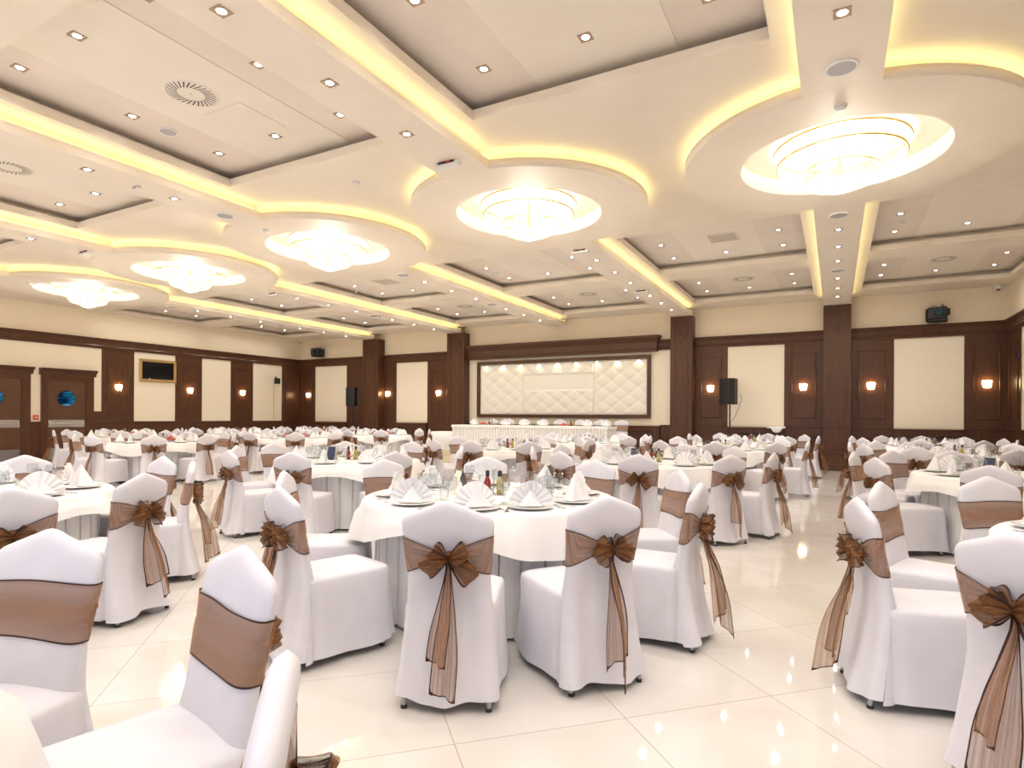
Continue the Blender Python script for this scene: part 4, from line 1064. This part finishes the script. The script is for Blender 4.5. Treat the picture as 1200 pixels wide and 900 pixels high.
# ------------------------------------------------------------------ equipment on walls and stands
def loudspeaker(x, y, z0, w, h, rz, label, stand_label):
    t = thing('speaker_stand', stand_label, 'speaker stand', (x, y, 0))
    b = MB(); b.tube([(0, 0, .12), (0, 0, z0 - .005)], .019, 8); b.build('pole', M['black'], t)
    b = MB(); b.tube([(0, 0, .55), (0, 0, .62)], .03, 8); b.build('collar', M['black'], t)
    for k in range(3):
        a = 2 * PI * k / 3 + .4; b = MB(); b.tube([(.02 * cos(a), .02 * sin(a), .58), (.30 * cos(a), .30 * sin(a), .015)], .011, 6); b.build('leg', M['black'], t)
    t = thing('loudspeaker', label, 'loudspeaker', (x, y, z0), rz)
    b = MB(); d = .36
    b.prism([(-w / 2, -d / 2), (w / 2, -d / 2), (w / 2, -.02), (w / 2 - .1, d / 2), (-w / 2 + .1, d / 2), (-w / 2, -.02)], lambda a, c, e_: (a, c, e_), 0, h); b.build('cabinet', M['black'], t)
    b = MB(); b.grid([[(-w / 2 + .02 + (w - .04) * i / 8, -d / 2 - .004 - .018 * (1 - ((i - 4) / 4) ** 2), z) for i in range(9)] for z in (.03, h - .03)]); b.build('front_grille', M['black'], t)
    b = MB(); b.tube([(w / 2 + .002, -.1, h * .42), (w / 2 + .004, -.1, h * .58)], .016, 8); b.build('handle', M['black'], t)
loudspeaker(-2.52, 17.05, 1.70, .40, .70, rad(-38), 'black loudspeaker on a pole in front of the cream panel near the aisle', 'thin black stand carrying the loudspeaker near the aisle pillar')
loudspeaker(-16.22, 17.1, 1.71, .38, .70, rad(12), 'black loudspeaker on a pole beside the pillar at the far corner', 'thin black stand carrying the loudspeaker by the far corner pillar')
b = MB(); b.tube([(-2.27, 17.12, 2.0), (-2.22, 17.15, 1.85), (-2.30, 17.1, 1.6), (-2.40, 17.08, 1.35), (-2.50, 17.02, 1.2)], .006, 5)
tag(b.build('speaker_cable', M['black']), 'thin black cable hanging from the loudspeaker near the aisle', 'cable')
def projector(x, z, rz, label):
    t = thing('wall_projector', label, 'projector', (x, YW - .26, z), rz)
    b = MB(); b.box(-.2, .2, -.2, .2, -.15, .13, .03); b.build('body', M['black'], t)
    b = MB(); b.tube([(.03, -.2, .0), (.03, -.3, .0)], [.085, .078], 16); b.build('lens_barrel', M['black'], t)
    b = MB(); b.lathe([(.001, 0), (.066, .0)], 16); q = b.build('lens', M['bluelens'], t); q.location = (.03, -.303, 0); q.rotation_euler = (rad(90), 0, 0)
    b = MB(); b.box(-.23, -.2, -.12, .12, -.18, .1, .008); b.box(.2, .25, -.06, .1, -.05, .1, .01); b.build('yoke', M['black'], t)
    b = MB(); b.box(-.2, .2, -.16, .16, -.2, -.15, .01); b.build('base', M['black'], t)
    b = MB(); b.tube([(-.12, 0, .12), (-.1, .03, .2), (-.03, .05, .19), (0, .06, .12)], .008, 5); b.tube([(.08, 0, .12), (.1, .03, .22), (.13, .05, .16), (.13, .06, .12)], .008, 5); b.build('cable', M['black'], t)
    b = MB(); b.box(-.03, .03, .2, .255, -.1, .05); b.build('wall_bracket', M['black'], t)
projector(2.13, 3.86, rad(-8), 'black stage projector on the back wall high above the cream panel by the corner')
o = None
projector(-18.35, 3.90, rad(0), 'black stage projector high on the back wall by the far corner')
def dome(x, y, z, label):
    t = thing('ceiling_camera', label, 'camera', (x, y, z), 0, 'security cameras in the room corners')
    b = MB(); b.lathe([(.001, .06), (.065, .06), (.065, -.02), (.05, -.04)], 16); b.build('housing', M['white'], t)
    b = MB(); b.ball(0, -.01, -.035, .042, .042, .042, 12, 8); b.build('lens_dome', M['black'], t)
dome(3.30, 17.45, ZP - .061, 'white dome camera in the ceiling corner above the projector')
dome(-19.42, 17.42, ZP - .061, 'white dome camera in the ceiling corner at the far end of the door wall')
t = thing('framed_television', 'black television in an ornate gold frame on the door wall', 'television', (XL + .014, 11.655, 2.765))
b = MB(); tw, th, fw = .605, .365, .085
for p in ((-tw, tw, -th, -th + fw), (-tw, tw, th - fw, th), (-tw, -tw + fw, -th + fw, th - fw), (tw - fw, tw, -th + fw, th - fw)): b.box(0, .06, p[0], p[1], p[2], p[3], .012)
for k in range(26):
    for s in (-1, 1): b.ball(.062, -tw + .045 + k * (2 * tw - .09) / 25, s * (th - .04), .014, .018, .014, 6, 4)
for k in range(14):
    for s in (-1, 1): b.ball(.062, s * (tw - .04), -th + .06 + k * (2 * th - .12) / 13, .014, .014, .018, 6, 4)
b.build('gilt_frame', M['gold'], t)
b = MB(); b.box(0, .03, -tw + fw, tw - fw, -th + fw, th - fw); b.build('screen', M['screen'], t)
b = MB(); b.box(.031, .036, -.29, -.255, -th + fw, -th + fw + .03); b.build('label_sticker', M['white'], t)
t = thing('wall_mount_alarm', 'small red fire alarm box on the wall between the two doors', 'fire alarm', (XL + .036, 8.255, 1.26))
t.location = (XL + .013, 8.255, 1.235)
b = MB(); b.box(0, .04, -.062, .062, -.062, .062, .008); b.build('housing', M['red'], t)
b = MB(); b.box(.04, .043, -.04, .04, -.014, .016); b.build('glass_plate', M['white'], t)
t = thing('satellite_speaker', 'small black satellite speaker on a bracket on the door wall near the corner', 'speaker', (XL + .013, 16.27, 2.71))
b = MB(); b.box(.12, .28, -.09, .09, -.13, .09, .01); b.build('cabinet', M['black'], t)
b = MB(); b.tube([(0, .1, .06), (.14, .1, .06)], .014, 6); b.box(0, .02, .06, .14, -.04, .16, .004); b.tube([(.14, .1, .06), (.2, .08, .02)], .014, 6); b.build('wall_bracket', M['black'], t)
b = MB(); b.tube([(XL + .02, 16.27, 2.55), (XL + .016, 16.26, 2.0), (XL + .018, 16.27, 1.15)], .006, 5); tag(b.build('wall_cable', M['bronze']), 'thin cable running down the cream panel below the satellite speaker', 'cable')
t = thing('wall_bracket_arm', 'black swing arm bracket on the panel at the right edge', 'bracket', (XR - .031, 16.8, 2.8))
b = MB(); b.box(-.02, 0, -.05, .05, -.12, .14, .004); b.build('wall_plate', M['black'], t)
b = MB(); b.tube([(-.01, 0, 0), (-.05, -.1, .01), (-.06, -.42, -.01)], .018, 6); b.ball(-.05, -.1, .02, .035); b.build('arm', M['black'], t)
b = MB(); b.tube([(-.06, -.40, .0), (-.07, -.43, -.12), (-.05, -.4, -.2)], .012, 6); b.ball(-.06, -.42, -.04, .03); b.build('clamp', M['black'], t)
b = MB(); P = []
for i in range(13):
    x = -1.62 + .46 * i / 12; row = []
    for j in range(8):
        v = j / 7; dp = .06 + .09 * max(0, sin(PI * (i - 3) / 7)) if 3 <= i <= 10 else .03
        if v < .5: row.append((x, 17.56 - .22 * v * 2 * (.9 + .1 * sin(i)), 1.092 + .02 * abs(sin(i * 1.3)) * (1 - v)))
        else: row.append((x + .03 * (v - .5) * sin(i), 17.335 - .012 * sin(i * 1.7), 1.094 - dp * (v - .5) * 2))
    P.append(row)
b.grid(P); b.grid([[(x, y - .004, z + .004) for x, y, z in r] for r in P]); tag(b.build('folded_cloth', M['linen']), 'crumpled white cloth hanging over the radiator cover edge', 'cloth')


# ------------------------------------------------------------------ world, view
w = bpy.data.worlds.new('world'); bpy.context.scene.world = w; w.use_nodes = True
w.node_tree.nodes['Background'].inputs[0].default_value = (1, .95, .9, 1); w.node_tree.nodes['Background'].inputs[1].default_value = .05
sc = bpy.context.scene
sc.view_settings.view_transform = 'Standard'; sc.view_settings.look = 'None'; sc.view_settings.gamma = 1; sc.view_settings.use_curve_mapping = False
sc.view_settings.exposure = -0.08
sc.cycles.use_denoising = True; sc.cycles.max_bounces = 8; sc.cycles.diffuse_bounces = 4; sc.cycles.transparent_max_bounces = 20; sc.cycles.transmission_bounces = 4; sc.cycles.glossy_bounces = 3
sc.cycles.caustics_reflective = False; sc.cycles.caustics_refractive = False; sc.cycles.sample_clamp_indirect = 6
